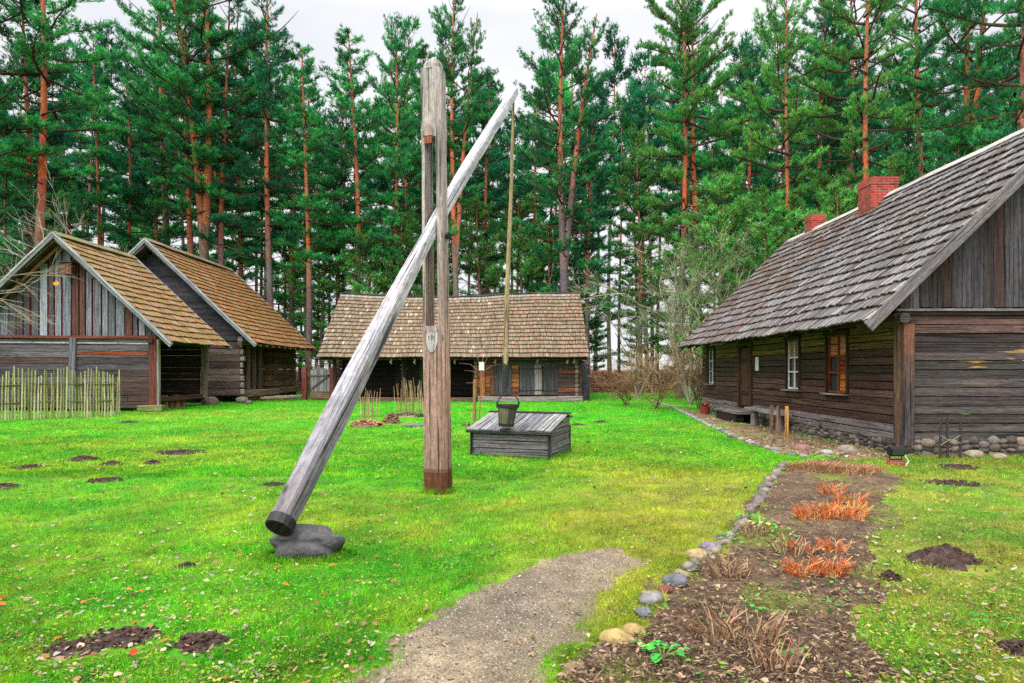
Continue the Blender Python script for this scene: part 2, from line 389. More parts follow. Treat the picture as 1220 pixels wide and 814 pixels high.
def soil2_c(x, y):
    n = fbm(x*1.2, y*1.2, 3)[:, None]; n2 = fbm(x*9, y*9, 2)[:, None]
    c = np.array(S(112, 88, 66))[None]*(1-n)+np.array(S(160, 138, 96))[None]*n
    gr = np.clip((fbm(x*.9+8, y*.9, 2)-.55)*8, 0, 1)[:, None]
    return (c*(1-gr)+np.array(S(96, 160, 30))[None]*gr)*(.5+n2)
s_ = grid_mesh('house_border_soil', np.arange(4.5, 7.4, .07), np.arange(11.5, 30, .07), lambda x, y: gh(x, y)-.05+.065*soft(BED2, x, y, .25)+.05*fbm(x*5, y*5, 3)*soft(BED2, x, y, .25), soil2_c, M['soil'], lambda x, y: soft(BED2, x, y, .4) > 0); tag(s_, None, None, kind='structure')
# ---- flat leaf shapes scattered on the ground
def leaves(n, seed, pymin, pymax, smin, smax, pxr, cols, cond=None, lift=.02, zf=gh, straw=False):
    r = np.random.default_rng(seed)
    px = pxr[0]+(pxr[1]-pxr[0])*r.random(n); py = pymin+(pymax-pymin)*r.random(n)**.8
    D = EYE*F/(py-HY); x = (px-610)/F*D; y = D
    k = np.ones(n, bool) if cond is None else cond(x, y, r)
    x, y = x[k], y[k]; n = len(x)
    L = (smin+(smax-smin)*r.random(n)**2); wd = L*((.3+.45*r.random(n)) if not straw else (.05+.08*r.random(n))); a = r.random(n)*6.283; tl = (r.random(n)-.5)*.9
    ux = np.stack([np.cos(a), np.sin(a), tl], 1)*L[:, None]/2; vx = np.stack([-np.sin(a), np.cos(a), (r.random(n)-.5)*.9], 1)*wd[:, None]/2
    c = np.stack([x, y, zf(x, y)+lift*(.4+r.random(n))], 1); up = np.zeros((n, 3)); up[:, 2] = L*.22*(r.random(n)-.2)
    V = np.stack([c-ux, c-ux*.3-vx+up, c+ux*.4-vx*.9+up, c+ux, c+ux*.4+vx*.9+up, c-ux*.3+vx+up], 1).reshape(-1, 3)
    i = np.arange(n)[:, None]*6; Fc = i+np.arange(6)[None]
    cc = np.array([S(*q) for q in cols])[r.integers(0, len(cols), n)]*(.7+.6*r.random(n))[:, None]
    return V, Fc, np.repeat(cc, 6, 0)
# ---- grass blades: one object
def blades(n, pymin, pymax, hmin, hmax, seed, dens=None):
    r = np.random.default_rng(seed)
    px = r.random(n)*2100-440; py = pymin+(pymax-pymin)*r.random(n)
    D = EYE*F/(py-HY); x = (px-610)/F*D; y = D
    sp = soft(PATH, x, y, .34, .35); k = (green_mask(x, y) & (sp < .5)) | ((sp > 0) & (sp < .999) & (r.random(n) > sp**.45)) | (r.random(n) < .02) | (poly_mask(x, y, BED) & (fbm(x*1.7+5, y*1.7, 3) > .56) & (r.random(n) < .45)) | (poly_mask(x, y, BED2) & (fbm(x*.9+8, y*.9, 2) > .55) & (r.random(n) < .5))
    thin = np.clip((x-.42*y-.2)/.8, 0, 1)*np.clip((16-y)/3, 0, 1); k &= (r.random(n) > thin*.45)
    for h in HOUSES: k &= ~poly_mask(x, y, h)
    tuft = fbm(x*6, y*6, 2)
    k &= (tuft > .30) | (r.random(n) < .6)
    x, y, tuft = x[k], y[k], tuft[k]; n = len(x)
    w = np.maximum(.0045, .0009*y)*(.7+.6*r.random(n)); h = (hmin+(hmax-hmin)*r.random(n))*(.35+1.25*tuft)*(.75+.5*fbm(x*1.5+4, y*1.5, 2))
    a = r.random(n)*6.283; lean = .25+.75*r.random(n); la = r.random(n)*6.283
    z = gh(x, y)-.004
    B = np.stack([x, y, z], 1); dx = np.stack([np.cos(a)*w/2, np.sin(a)*w/2, 0*a], 1)
    T = B+np.stack([np.cos(la)*lean*h, np.sin(la)*lean*h, h], 1)
    V = np.stack([B-dx, B+dx, T], 1).reshape(-1, 3)
    c = lawn_col(x, y, r.random(n))*(.55+1.0*r.random(n))[:, None]*(1.0+.35*(h/hmax-.5))[:, None]
    return V, np.repeat(c, 3, 0)
parts = [blades(530000, 560, 860, .022, .05, 1), blades(310000, 487, 570, .03, .06, 2), blades(60000, 470, 490, .04, .08, 4)]
def base_blades(cx, cy, rx, ry, n, h0, h1, seed):
    r = np.random.default_rng(seed); a = r.random(n)*6.283; q = .92+.35*r.random(n)**2; x = cx+np.cos(a)*rx*q; y = cy+np.sin(a)*ry*q; n = len(x)
    h = h0+(h1-h0)*r.random(n); B = np.stack([x, y, gh(x, y)-.01], 1); w = .006+.004*r.random(n); b = r.random(n)*6.283
    dx = np.stack([np.cos(b)*w/2, np.sin(b)*w/2, 0*b], 1); T_ = B+np.stack([(r.random(n)-.5)*h, (r.random(n)-.5)*h, h], 1)
    return np.stack([B-dx, B+dx, T_], 1).reshape(-1, 3), np.repeat(lawn_col(x, y, r.random(n)*.8)*(.5+.7*r.random(n))[:, None], 3, 0)
bx_, by_ = G(362, 662)
parts += [base_blades(-.965, 8.95, .17, .17, 900, .04, .12, 31), base_blades(bx_, by_, .36, .21, 1500, .03, .09, 32)]
for i_, (a_, b_) in enumerate([((-.72, 12.8), (.66, 12.27)), ((.66, 12.27), (1.12, 13.55))]):
    for k_ in range(14):
        t_ = (k_+.5)/14; parts.append(base_blades(a_[0]+(b_[0]-a_[0])*t_, a_[1]+(b_[1]-a_[1])*t_-.03, .06, .05, 60, .03, .10, 40+k_+20*i_))
def weeds(n, seed, pymin, pymax, smin, smax, cols, pxr=(-440, 1660)):
    v, f, c = leaves(n, seed, pymin, pymax, smin, smax, pxr, cols, lambda x, y, r: green_mask(x, y) & (soft(PATH, x, y, .34, .35) < .4) & (fbm(x*4, y*4, 2)+.3*r.random(len(x)) > .5), .03)
    q = v.reshape(-1, 6, 3)[:, [0, 1, 2, 0, 2, 3, 0, 3, 4, 0, 4, 5]].reshape(-1, 3); cc = c.reshape(-1, 6, 3)[:, [0]*12].reshape(-1, 3)
    return q, cc
parts += [weeds(96000, 61, 540, 840, .008, .03, [(60, 150, 30), (120, 180, 30), (40, 120, 30), (170, 180, 60), (90, 170, 20), (190, 176, 110), (70, 100, 40)]), weeds(42000, 62, 490, 560, .02, .06, [(70, 170, 24), (120, 180, 30), (50, 130, 30), (170, 180, 60)]),
          weeds(26000, 63, 560, 840, .01, .035, [(150, 160, 60), (120, 140, 40), (70, 130, 30), (176, 160, 90), (110, 110, 60), (60, 110, 40)], (880, 1600))]
V = np.concatenate([a for a, b in parts]); C = np.concatenate([b for a, b in parts])
g = mkobj('grass', V, np.arange(len(V)).reshape(-1, 3), M['blade'], None, False, None, np.hstack([C, np.zeros((len(C), 1))]))
tag(g, 'short bright green and yellowing lawn grass', 'grass', kind='stuff')
# ---- fallen leaves: one object
LC = [(166, 138, 108), (140, 110, 84), (180, 160, 134), (150, 142, 132), (116, 80, 56), (160, 120, 84), (170, 158, 140)]
lawnleaf = lambda x, y, r: (fbm(x*.8, y*.8, 3)+r.random(len(x))*.5 > .72)
Ls = [leaves(2600, 5, 590, 830, .012, .058, (-30, 560), LC, lawnleaf, .022), leaves(900, 6, 500, 600, .04, .08, (-20, 900), LC, lawnleaf, .04),
      leaves(2600, 7, 560, 830, .012, .055, (900, 1250), LC, lawnleaf, .035), leaves(500, 8, 600, 830, .012, .045, (400, 900), LC, None, .025),
      leaves(45, 15, 600, 830, .04, .075, (-20, 500), [(190, 90, 40), (210, 110, 50), (150, 60, 30)], None, .045)]
def joinL(Ls):
    Vs = []; Fs = []; Cs = []; o = 0
    for v, f, c in Ls: Vs.append(v); Fs.append(f+o); Cs.append(c); o += len(v)
    return np.concatenate(Vs), np.concatenate(Fs), np.concatenate(Cs)
v, f, c = joinL(Ls); o = mkobj('fallen_leaves', v, f, M['plain'], None, False, None, np.hstack([c, np.zeros((len(c), 1))]))
tag(o, 'brown and grey fallen leaves scattered over the lawn', 'fallen leaves', kind='stuff')
inbed = pm(BED, .6); inbed2 = pm(BED2, .3)
Ls = [leaves(7000, 9, 545, 840, .012, .05, (640, 1110), LC[:2]+[(110, 84, 62), (90, 66, 50), (170, 140, 110)], lambda x, y, r: inbed(x, y), .03, soil_h),
      leaves(15000, 10, 545, 840, .02, .09, (640, 1110), [(112, 88, 70), (134, 110, 86), (80, 60, 50), (160, 138, 110), (56, 42, 36), (70, 52, 44)], lambda x, y, r: inbed(x, y), .03, soil_h, True),
      leaves(1100, 12, 545, 840, .03, .06, (640, 1110), [(90, 150, 40), (120, 160, 40), (60, 130, 50)], lambda x, y, r: inbed(x, y) & (fbm(x*2, y*2, 2) > .52), .035, soil_h),
      leaves(5000, 11, 478, 552, .05, .14, (770, 1060), [(130, 104, 78), (170, 146, 104), (100, 74, 56)], lambda x, y, r: inbed2(x, y), .05, gh, True),
      leaves(3500, 13, 478, 552, .04, .1, (770, 1060), LC+[(100, 160, 40)], lambda x, y, r: inbed2(x, y), .06, gh)]
v, f, c = joinL(Ls); o = mkobj('plant_litter', v, f, M['plain'], None, False, None, np.hstack([c, np.zeros((len(c), 1))]))
tag(o, 'dead leaves, stalks and bits of straw covering the flower bed soil', 'plant litter', kind='stuff')
# forest floor litter bank
# ---- gravel grains: one object
r = np.random.default_rng(21); n = 70000
x = -1.1+r.random(n)*2.8; y = 2.4+r.random(n)*4.2; k = (soft(PATH, x, y, .3, .35) > .45+.4*r.random(n)); x = x[k]; y = y[k]; n = len(x)
sz = .0025+.008*r.random(n)**4; P6 = np.array([[1, 0, 0], [-.5, .87, 0], [-.5, -.87, 0], [0, 0, .8]]); a = r.random(n)*6.28
base = P6[None]*sz[:, None, None]*(.7+.6*r.random((n, 4, 1)))
bx = base[..., 0]*np.cos(a)[:, None]-base[..., 1]*np.sin(a)[:, None]; by = base[..., 0]*np.sin(a)[:, None]+base[..., 1]*np.cos(a)[:, None]
V = np.stack([bx+x[:, None], by+y[:, None], base[..., 2]+(gh(x, y)-.03+.045*soft(PATH, x, y, .3, .35)+.012*fbm(x*8, y*8, 3))[:, None]], -1).reshape(-1, 3)
i = (np.arange(n)*4)[:, None, None]; T = np.array([[0, 1, 3], [1, 2, 3], [2, 0, 3]])[None]; Fc = (i+T).reshape(-1, 3)
cc = np.array([S(*q) for q in [(166, 152, 134), (144, 128, 108), (96, 84, 74), (180, 170, 156), (148, 126, 102), (124, 112, 98)]])[r.integers(0, 6, n)]
o = mkobj('gravel', V, Fc, M['plain'], None, False, None, np.hstack([np.repeat(cc, 4, 0), np.zeros((n*4, 1))]))
tag(o, 'fine grey brown gravel loose on the path', 'gravel', kind='stuff')
# ------------------------------------------------------------ stones and mole hills
def rock_data(seed, sub=2, amp=.25, flat=.6, cols=((140, 136, 132),)):
    import bmesh
    r = random.Random(seed); bm = bmesh.new(); bmesh.ops.create_icosphere(bm, subdivisions=sub, radius=1)
    of = r.uniform(0, 50); c = S(*r.choice(cols))
    for v in bm.verts:
        p = v.co; k = 1-.10*max(0, .5-abs(p.x+p.y*.6-.3))+amp*((vn(p.x*1.3+of, p.y*1.3+p.z*1.7+of)-.5)*2+(vn(p.x*3+of, p.z*3+p.y*2+of)-.5)*.8+(vn(p.x*9+of, p.z*8+p.y*7+of)-.5)*.22)
        v.co = Vector((p.x*k, p.y*k*r.uniform(.97, 1.03), p.z*k*flat))
    V = np.array([v.co[:] for v in bm.verts]); Fc = np.array([[v.index for v in f.verts] for f in bm.faces]); bm.free()
    return V, Fc, c
def rock(name, x, y, sx, sy, sz, col, seed, sub=2, amp=.25, z=None, mat='stone', rz=None):
    V, Fc, c = rock_data(seed, sub, amp, 1.0)
    rz = U(0, 3) if rz is None else rz; R = np.array([[math.cos(rz), -math.sin(rz), 0], [math.sin(rz), math.cos(rz), 0], [0, 0, 1]])
    V = (V*np.array([sx, sy, sz]))@R.T; z = ghf(x, y)+sz*(.42 if name == 'border_stone' else .35) if z is None else z
    if name == 'border_stone': V = V*np.array([1.02, 1.0, .95])
    V = V+np.array([x, y, z]); g_ = sum(col)/3; col = tuple(q*.72+g_*.28*.95 for q in col); C = np.repeat(np.array([[*S(*col, .5), 0]]), len(V), 0)*(.85+.3*NR.random((len(V), 1)))
    return mkobj(name, V, Fc, M[mat], None, True, None, C, loc=(x, y, z-sz*.3))
bx, by = G(362, 662)
o = rock('boulder', bx+.02, by+.02, .315, .19, .155, (104, 99, 101), 12, 5, .17, z=.10, rz=-.05)
tag(o, 'large dark grey boulder under the low end of the leaning beam', 'boulder')
# mole hills
def molehill(x, y, r, h, lab):
    h *= .72
    n = 16 if r < .35 else 22; ring = 7; V = []; Fc = []
    of = U(0, 99); b = ghf(x, y)
    for k in range(ring+1):
        q = k/ring
        for i in range(n):
            a = 6.283*i/n; rad = r*q*(.55+.85*float(vn(math.cos(a)*2.3+of, math.sin(a)*2.3+of)))*(1+U(-.06, .06))
            px_, py_ = x+math.cos(a)*rad, y+math.sin(a)*rad*.8
            z = b-.01+h*max(0, (1-q**1.6))*(1+.25*U(-1, 1))+h*.6*(float(vn(px_*22, py_*22))-.5)*(1 if q < .95 else 0)+.008
            V.append((px_, py_, z if q < .97 else b-.012))
    for k in range(ring):
        for i in range(n):
            j = (i+1) % n; Fc.append((k*n+i, k*n+j, (k+1)*n+j, (k+1)*n+i))
    mb = MB(); mb.v = V
    for f in Fc: mb.face(f, [(0, 0)]*4, vary(S(84, 66, 56), .4))
    # clods
    for q in range(int(60+260*r)):
        a = U(0, 6.28); rad = r*(U(0, 1.0) if q % 3 else U(.8, 1.45)); cx, cy = x+math.cos(a)*rad, y+math.sin(a)*rad*.8; s = U(.005, .022)*(.6+1.2*r)*(1 if rad < r else .6)
        cz = b+h*max(0, 1-(rad/r)**1.6)+.008
        mb.tube([(cx, cy, cz-s*.6), (cx, cy, cz), (cx+U(-.3, .3)*s, cy, cz+s*.6)], [s*.7, s, s*.4], 5, vary(S(88, 68, 58), .5), jit=.35)
    o = mb.build('molehill', M['soil'], loc=(x, y, b)); tag(o, lab, 'molehill', 'patches of dug earth on the lawn')
for a in MOLES: molehill(*a)
# border stones
STC = [(148, 142, 134), (128, 122, 116), (166, 148, 128), (146, 124, 112), (174, 160, 134), (118, 112, 102)]
def line_stones(pts, step, smin, smax, label, group, cols, name='border_stone', near=None):
    P = [Vector(G(*p)) for p in pts]; acc = 0; k = 0
    for a, b in zip(P[:-1], P[1:]):
        L = (b-a).length; t = acc
        while t < L:
            p = a+(b-a)*(t/L); s = U(smin, smax)
            o = rock(name, p.x+U(-.03, .03), p.y+U(-.03, .03), s*U(.8, 1.2), s*U(.7, 1), s*U(.5, .75), random.choice(cols), random.randint(0, 60), 2 if s < .1 else 3)
            tag(o, label, 'stone', group); t += s*2*step; k += 1
        acc = t-L
line_stones([(715, 784), (722, 778)], .9, .06, .07, 'dull stone next to the yellow stones in the curved border', 'stones edging the flower bed', [(150, 120, 100)])
line_stones([(835, 672), (865, 645), (890, 618)], .95, .045, .075, 'small grey stone in the bed border beside the green leafy plants', 'stones edging the flower bed', STC)
line_stones([(893, 612), (908, 590), (922, 568), (938, 553)], 1.0, .05, .085, 'small stone in the top part of the bed border, beside the orange tufts', 'stones edging the flower bed', STC)
line_stones([(775, 478), (800, 485), (822, 495), (845, 508), (872, 520)], 1.5, .05, .10, 'grey white cobble in the stone row along the far house border', 'cobbles edging the house border', [(168, 164, 156), (146, 142, 136), (180, 174, 164)])
line_stones([(875, 522), (900, 530), (930, 541), (965, 546)], 1.4, .05, .11, 'pinkish or grey cobble in the stone row before the stakes', 'cobbles edging the house border', [(170, 130, 125), (150, 146, 150), (186, 176, 170), (140, 110, 104)])
for px, py, w, col, lab in [(686, 806, 34, (176, 140, 96), 'tan stone at the lowest end of the bed border'), (712, 792, 30, (170, 136, 100), 'brown stone second from the bottom of the border'), (737, 770, 46, (205, 170, 86), 'large yellow stone in the bed border'), (755, 757, 30, (196, 158, 80), 'yellow stone just above the largest yellow one'),
        (733, 786, 26, (70, 66, 64), 'flat black stone below the yellow stones'), (766, 733, 24, (126, 128, 132), 'blue grey stone below the round grey one'), (775, 718, 34, (150, 145, 138), 'round pale grey stone in the middle of the border'), (793, 705, 18, (160, 70, 70), 'small dark red stone in the bed border'), (806, 697, 28, (112, 112, 122), 'slate blue stone right of the dark red one'), (812, 686, 20, (178, 150, 110), 'thin tan stone above the slate blue one'), (822, 678, 22, (150, 140, 130), 'flat grey brown stone above the tan one'), (832, 664, 24, (196, 160, 100), 'ochre stone below the purple grey one'), (843, 655, 24, (150, 130, 150), 'round purple grey stone beside the green leaves')]:
    x, y = G(px, py); s = w/2*y/F
    tag(rock('border_stone', x, y, s*1.05, s*.8, s*.62, col, random.randint(0, 60), 3), lab, 'stone', 'stones edging the flower bed')
for px, py, w, col, lab in [(1010, 541, 30, (176, 150, 130), 'pale flat stone in grass before the house corner'), (985, 543, 20, (190, 186, 180), 'white stone lying before the foundation'), (955, 539, 26, (170, 110, 100), 'reddish stone between the stakes and the floodlight'), (1100, 541, 24, (205, 180, 140), 'cream stone near the foot of the gable wall'), (1160, 545, 22, (196, 176, 140), 'tan stone right of the tied stakes'), (1190, 548, 20, (190, 170, 120), 'yellowish stone near the right edge below the gable'), (1025, 706, 10, (190, 180, 170), 'tiny pale pebble on the bed soil'), (700, 528, 8, (60, 50, 50), 'tiny dark stone on the lawn right of the well')]:
    x, y = G(px, py); s = w/2*y/F
    tag(rock('loose_stone', x, y, s, s*.8, s*.55, col, random.randint(0, 60), 2), lab, 'stone')
# ------------------------------------------------------------ wooden building helpers
GREY = S(122, 122, 128); DGREY = S(84, 80, 82); BROWN = S(104, 76, 62); DARK = S(60, 50, 46); RED = S(150, 52, 28); OLIVE = S(92, 80, 48)
def board_wall(mb, p0, p1, z0, z1, n, th, colf, openings=(), out=(0, -1, 0), lap=0.0, ch=.12, patch=0, joint=.35, gap=.013):
    """courses of timber between two plan points; openings (s0,s1,za,zb) in metres along the wall"""
    p0 = Vector((*p0, 0)); p1 = Vector((*p1, 0)); L = (p1-p0).length; d = (p1-p0)/L; out = Vector(out)
    H = (z1-z0)/n
    for k in range(n):
        za = z0+k*H; zb = za+H; zc = (za+zb)/2; hh = H-gap
        cuts = [(0, L)]
        for (s0, s1, a, b) in openings:
            if zc > a and zc < b:
                new = []
                for (u, v) in cuts:
                    if s1 <= u or s0 >= v: new.append((u, v)); continue
                    if s0 > u: new.append((u, s0))
                    if s1 < v: new.append((s1, v))
                cuts = new
        for (u, v) in cuts:
            pieces = [(u, v)]
            if v-u > 3 and random.random() < joint:
                m = U(u+1, v-1); pieces = [(u, m-.004), (m+.004, v)]
            for (a, b) in pieces:
                c = colf(k, n, (a+b)/2)
                off = out*U(-.012, .012)
                sg = max(1, int((b-a)/1.2))
                mb.beam(p0+d*a+Vector((0, 0, zc))+off, p0+d*b+Vector((0, 0, zc+U(-.006, .006)))+off, th, hh*U(.97, 1), (0, 0, 1) if not lap else Vector((0, 0, 1))+out*lap, (*c, patch), ch*.35, jit=.004, seg=sg)
def shakes(mb, e0, e1, up, slope, nc, bw, colf, th=.022, sag=None, over=1.7, jit=.02, tilt=.03):
    """courses of shakes; e0->e1 eave line, up = unit vector up the slope"""
    e0 = Vector(e0); e1 = Vector(e1); up = Vector(up).normalized(); d = (e1-e0); L = d.length; d /= L; nrm = d.cross(up).normalized()
    if nrm.z < 0: nrm = -nrm
    ex = slope/nc
    for k in range(nc+1):
        s0 = k*ex; x = 0
        while x < L:
            w = bw*U(.65, 1.35); w = min(w, L-x+.01); c = x+w/2
            dz = sag(c/L, s0/slope) if sag else 0
            a = s0-U(0, jit)-(0.02 if k == 0 else 0); ln = ex*over
            if k == nc: ln = ex*.5
            ln = min(ln, slope-a)
            if ln > .03:
                lift = th*.5+tilt*(ln/ex)/1.7
                p = e0+d*c+up*a+nrm*(lift+.01+U(0, .012))+Vector((0, 0, dz)); q = e0+d*(c+U(-.01, .01))+up*(a+ln)+nrm*(.008)+Vector((0, 0, dz))
                mb.beam(p, q, w-.006, th, nrm, colf(k, nc, c), 0)
            x += w
def rect_slab(mb, a, b, c, d, th, col):
    n = (Vector(b)-Vector(a)).cross(Vector(d)-Vector(a)).normalized(); mb.prism([a, b, c, d], -th, n if n.z > 0 else -n, col)
def plank_gable(mb, x0, x1, z0, fz, y, bw, th, colf, gap=.0, axis='x', jit=.01):
    """vertical planks from z0 up to fz(x)"""
    x = x0
    while x < x1-.02:
        w = min(bw*U(.75, 1.25), x1-x); c = x+w/2; top = fz(c)-.02
        if top-z0 > .08:
            mb.beam((c, y+U(-jit, jit), z0-U(0, .03)), (c+U(-.006, .006), y, top), w-gap*U(.4, 1.6), th, (0, 1, 0), colf(), .06)
        x += w
# ============================================================ LOG HOUSE (right)
HX, HD0, HD1 = 7.25, 12.75, 26.0; RX = 10.67; RZ = 6.57; EXv = 6.49; EZ = 2.48; RD0, RD1 = 12.3, 26.3; HX2 = 2*RX-HX
house = thing('log_house', 'long dark log house with grey shake roof and two red brick chimneys', 'house', (RX, 19.4, 0))
def hcol(k, n, s): return tuple(q*.68 for q in hcol0(k, n, s))
def hcol0(k, n, s):
    t = k/n
    if t > .72: return vary(S(128, 106, 62), .3, .06)
    if t > .45: return vary(S(80, 62, 54), .35, .08)
    if t > .12: return vary(S(106, 78, 70), .35, .08)
    return vary(S(146, 136, 136), .2)
wins = [(24.4, 25.2), (17.2, 18.0), (14.75, 15.7)]; door = (20.6, 21.7)
mb = MB()
ops = [(a-HD0, b-HD0, 1.10, 2.40) for a, b in wins]+[(door[0]-HD0, door[1]-HD0, .45, 2.36)]
board_wall(mb, (HX+.09, HD0), (HX+.09, HD1), .25, 2.66, 15, .18, hcol, ops, (-1, 0, 0), joint=.8)
mb.build('wall', M['wood'], house)
mb = MB(); mb.box((HX+.45, (HD0+HD1)/2, 1.45), .05, HD1-HD0-.4, 2.3, S(26, 20, 18)); mb.build('inner_backing_wall', M['plain'], house)  # thin dark panel added behind the openings to block light
def gcol(k, n, s): return vary(S(98, 90, 90, .48), .5, .07) if k < n*.8 else vary(S(104, 80, 74), .3)
mb = MB(); board_wall(mb, (HX+.2, HD0+.06), (HX2, HD0+.06), .27, 2.62, 14, .05, gcol, (), (0, -1, 0), lap=-.12, ch=0, joint=.5, gap=.008)
# raw streaks: courses 7..10 carry the worn patches
C0 = mb.c; mb.c = [(*c[:3], (1.0 if 1.55 < mb.v[i][2] < 2.05 else (.5 if 1.35 < mb.v[i][2] <= 1.55 else 0))) for c, i in zip(C0, [i for f in mb.f for i in f])]
mb.build('gable_end_wall', M['wood'], house)
mb = MB(); board_wall(mb, (HX+.1, HD1-.1), (HX2, HD1-.1), .25, 2.66, 12, .16, gcol, (), (0, 1, 0)); board_wall(mb, (HX2-.1, HD0), (HX2-.1, HD1), .25, 2.66, 12, .16, gcol, (), (1, 0, 0)); mb.build('back_wall', M['wood'], house)
mb = MB(); fz = lambda x: min(EZ+.978*(x-EXv), EZ+.978*(2*RX-EXv-x))-.12
plank_gable(mb, HX+.0, HX2, 2.78, fz, HD0+.02, .20, .035, lambda: vary(random.choice([S(78, 75, 79), S(88, 85, 90), S(60, 54, 54), S(70, 52, 48), S(104, 99, 101)]), .25), .008)
mb.build('gable', M['wood'], house)
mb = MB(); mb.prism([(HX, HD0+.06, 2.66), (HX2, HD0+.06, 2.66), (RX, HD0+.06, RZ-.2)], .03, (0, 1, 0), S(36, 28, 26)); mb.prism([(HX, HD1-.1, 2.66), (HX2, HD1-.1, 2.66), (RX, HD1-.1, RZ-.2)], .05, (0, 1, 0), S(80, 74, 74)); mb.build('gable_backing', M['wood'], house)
mb = MB(); mb.beam((HX-.1, HD0-.02, 2.72), (HX2+.1, HD0-.02, 2.72), .10, .05, (0, 0, 1), S(130, 124, 126), .1); mb.beam((HX-.05, HD0+.03, 2.66), (HX2+.1, HD0+.03, 2.66), .12, .07, (0, 0, 1), S(60, 50, 46), .1); mb.build('gable_ledge', M['wood'], house)
mb = MB(); mb.beam((HX+.1, HD0-.03, .2), (HX+.1, HD0-.03, 2.45), .2, .2, (0, 1, 0), S(100, 70, 58), .06, seg=4, cols=[S(84, 78, 82), S(88, 78, 78), S(100, 80, 72), S(116, 80, 64)])
mb.beam((HX-.02, HD0+.06, .22), (HX-.02, HD0+.06, 2.5), .06, .16, (0, 1, 0), S(104, 82, 66), .06); mb.build('corner_post', M['wood'], house)
mb = MB(); mb.beam((HX-.02, HD0-.2, 2.56), (HX+.02, HD0+.5, 2.56), .17, .17, (0, 0, 1), S(92, 88, 90), .2); mb.beam((HX-.1, HD0-.1, 2.60), (HX-.1, HD1, 2.60), .12, .12, (0, 0, 1), S(74, 60, 44), .1)
for y in np.arange(HD0+.3, HD1, 1.15): mb.beam((HX+.5, y, 2.95), (EXv+.12, y, EZ-.04), .09, .10, (0, 0, 1), S(80, 66, 48), .1)
mb.build('eave_beam', M['wood'], house)
# foundation of boulders
def foundation(mb, p0, p1, z0, z1, size, out, cols):
    p0 = Vector((*p0, 0)); p1 = Vector((*p1, 0)); d = (p1-p0); L = d.length; d /= L; x = 0
    while x < L:
        s = size*U(.7, 1.3); z = z0
        while z < z1:
            hh = U(.06, .15); V, Fc, c = rock_data(random.randint(0, 40), 2, .2, 1.0)
            ang = math.atan2(d.y, d.x); R = np.array([[math.cos(ang), -math.sin(ang), 0], [math.sin(ang), math.cos(ang), 0], [0, 0, 1]])
            ce = p0+d*(x+s/2)+Vector((0, 0, z+hh/2))+Vector(out)*U(-.02, .03)
            V = (V*np.array([s*.62, .10, hh*.72]))@R.T+np.array(ce); b0 = len(mb.v); mb.v += [tuple(q) for q in V]; cc = vary(S(*random.choice(cols)), .25)
            for f in Fc: mb.face(tuple(int(i)+b0 for i in f), [(0, 0)]*3, cc)
            z += hh
        x += s*.92
fc = [(112, 104, 98), (98, 90, 84), (128, 118, 108), (88, 78, 74), (142, 126, 112)]
mb = MB(); foundation(mb, (HX+.08, HD0), (HX+.08, HD1), -.06, .24, .17, (-1, 0, 0), fc); foundation(mb, (HX+.1, HD0+.08), (HX2, HD0+.08), -.06, .26, .2, (0, -1, 0), fc)
mb.box((RX, 19.4, .1), HX2-HX-.1, HD1-HD0-.1, .26, S(80, 74, 70)); mb.build('foundation', M['stone'], house, smooth=True)
# roof
mb = MB()
def hs(k, n, s):
    b = random.choice([(156, 153, 155), (132, 126, 126), (180, 177, 179), (104, 95, 91), (138, 126, 118)])
    t = s/14.0
    if t > .55 and random.random() < .35: b = (138, 112, 98)
    return vary(S(*b, .44), .24, .03)
upv = Vector((RX-EXv, 0, RZ-EZ)); sl = upv.length; upn = upv.normalized()
sagf = lambda t, s: -.07*math.sin(math.pi*t)*(.5+.5*s)+.015*math.sin(t*31+s*9)
shakes(mb, (EXv, RD0, EZ), (EXv, RD1, EZ), upn, sl, 17, .075, hs, .030, sagf, 1.5, .045, .06)
upv2 = Vector((-(RX-EXv), 0, RZ-EZ)).normalized()
shakes(mb, (2*RX-EXv, RD0, EZ), (2*RX-EXv, RD1, EZ), upv2, sl, 19, .3, hs, .026, sagf, 1.75, .03)
nrm = Vector((-(RZ-EZ), 0, RX-EXv)).normalized()
rect_slab(mb, Vector((EXv+.25, RD0+.04, EZ+.12)), Vector((EXv+.25, RD1-.03, EZ+.12)), Vector((RX, RD1-.03, RZ-.13)), Vector((RX, RD0+.04, RZ-.13)), .05, S(70, 58, 48))
rect_slab(mb, Vector((2*RX-EXv-.03, RD0+.04, EZ-.13)), Vector((RX, RD0+.04, RZ-.13)), Vector((RX, RD1-.03, RZ-.13)), Vector((2*RX-EXv-.03, RD1-.03, EZ-.13)), .05, S(70, 58, 48))
roof = mb.build('roof', M['shake'], house)
mb = MB(); mb.beam((RX-.08, RD0-.02, RZ-.015), (RX-.08, RD1, RZ-.03), .22, .025, nrm, S(190, 184, 180), 0, seg=14, jit=.012); mb.beam((RX+.1, RD0-.02, RZ-.05), (RX+.1, RD1, RZ-.05), .2, .03, (1, 0, 1), S(120, 114, 112), 0, seg=14, jit=.012); mb.build('ridge_board', M['wood'], roof)
for yy in (RD0+.02, RD1-.02):
    mb = MB()
    for sgn in (1, -1):
        ex = EXv-.06 if sgn > 0 else 2*RX-EXv+.06
        mb.beam((ex, yy, EZ-.10), (RX, yy, RZ-.04), .05, .20, (0, 0, 1), S(122, 116, 120), .03, seg=5, jit=.004)
    mb.build('bargeboard', M['wood'], roof)
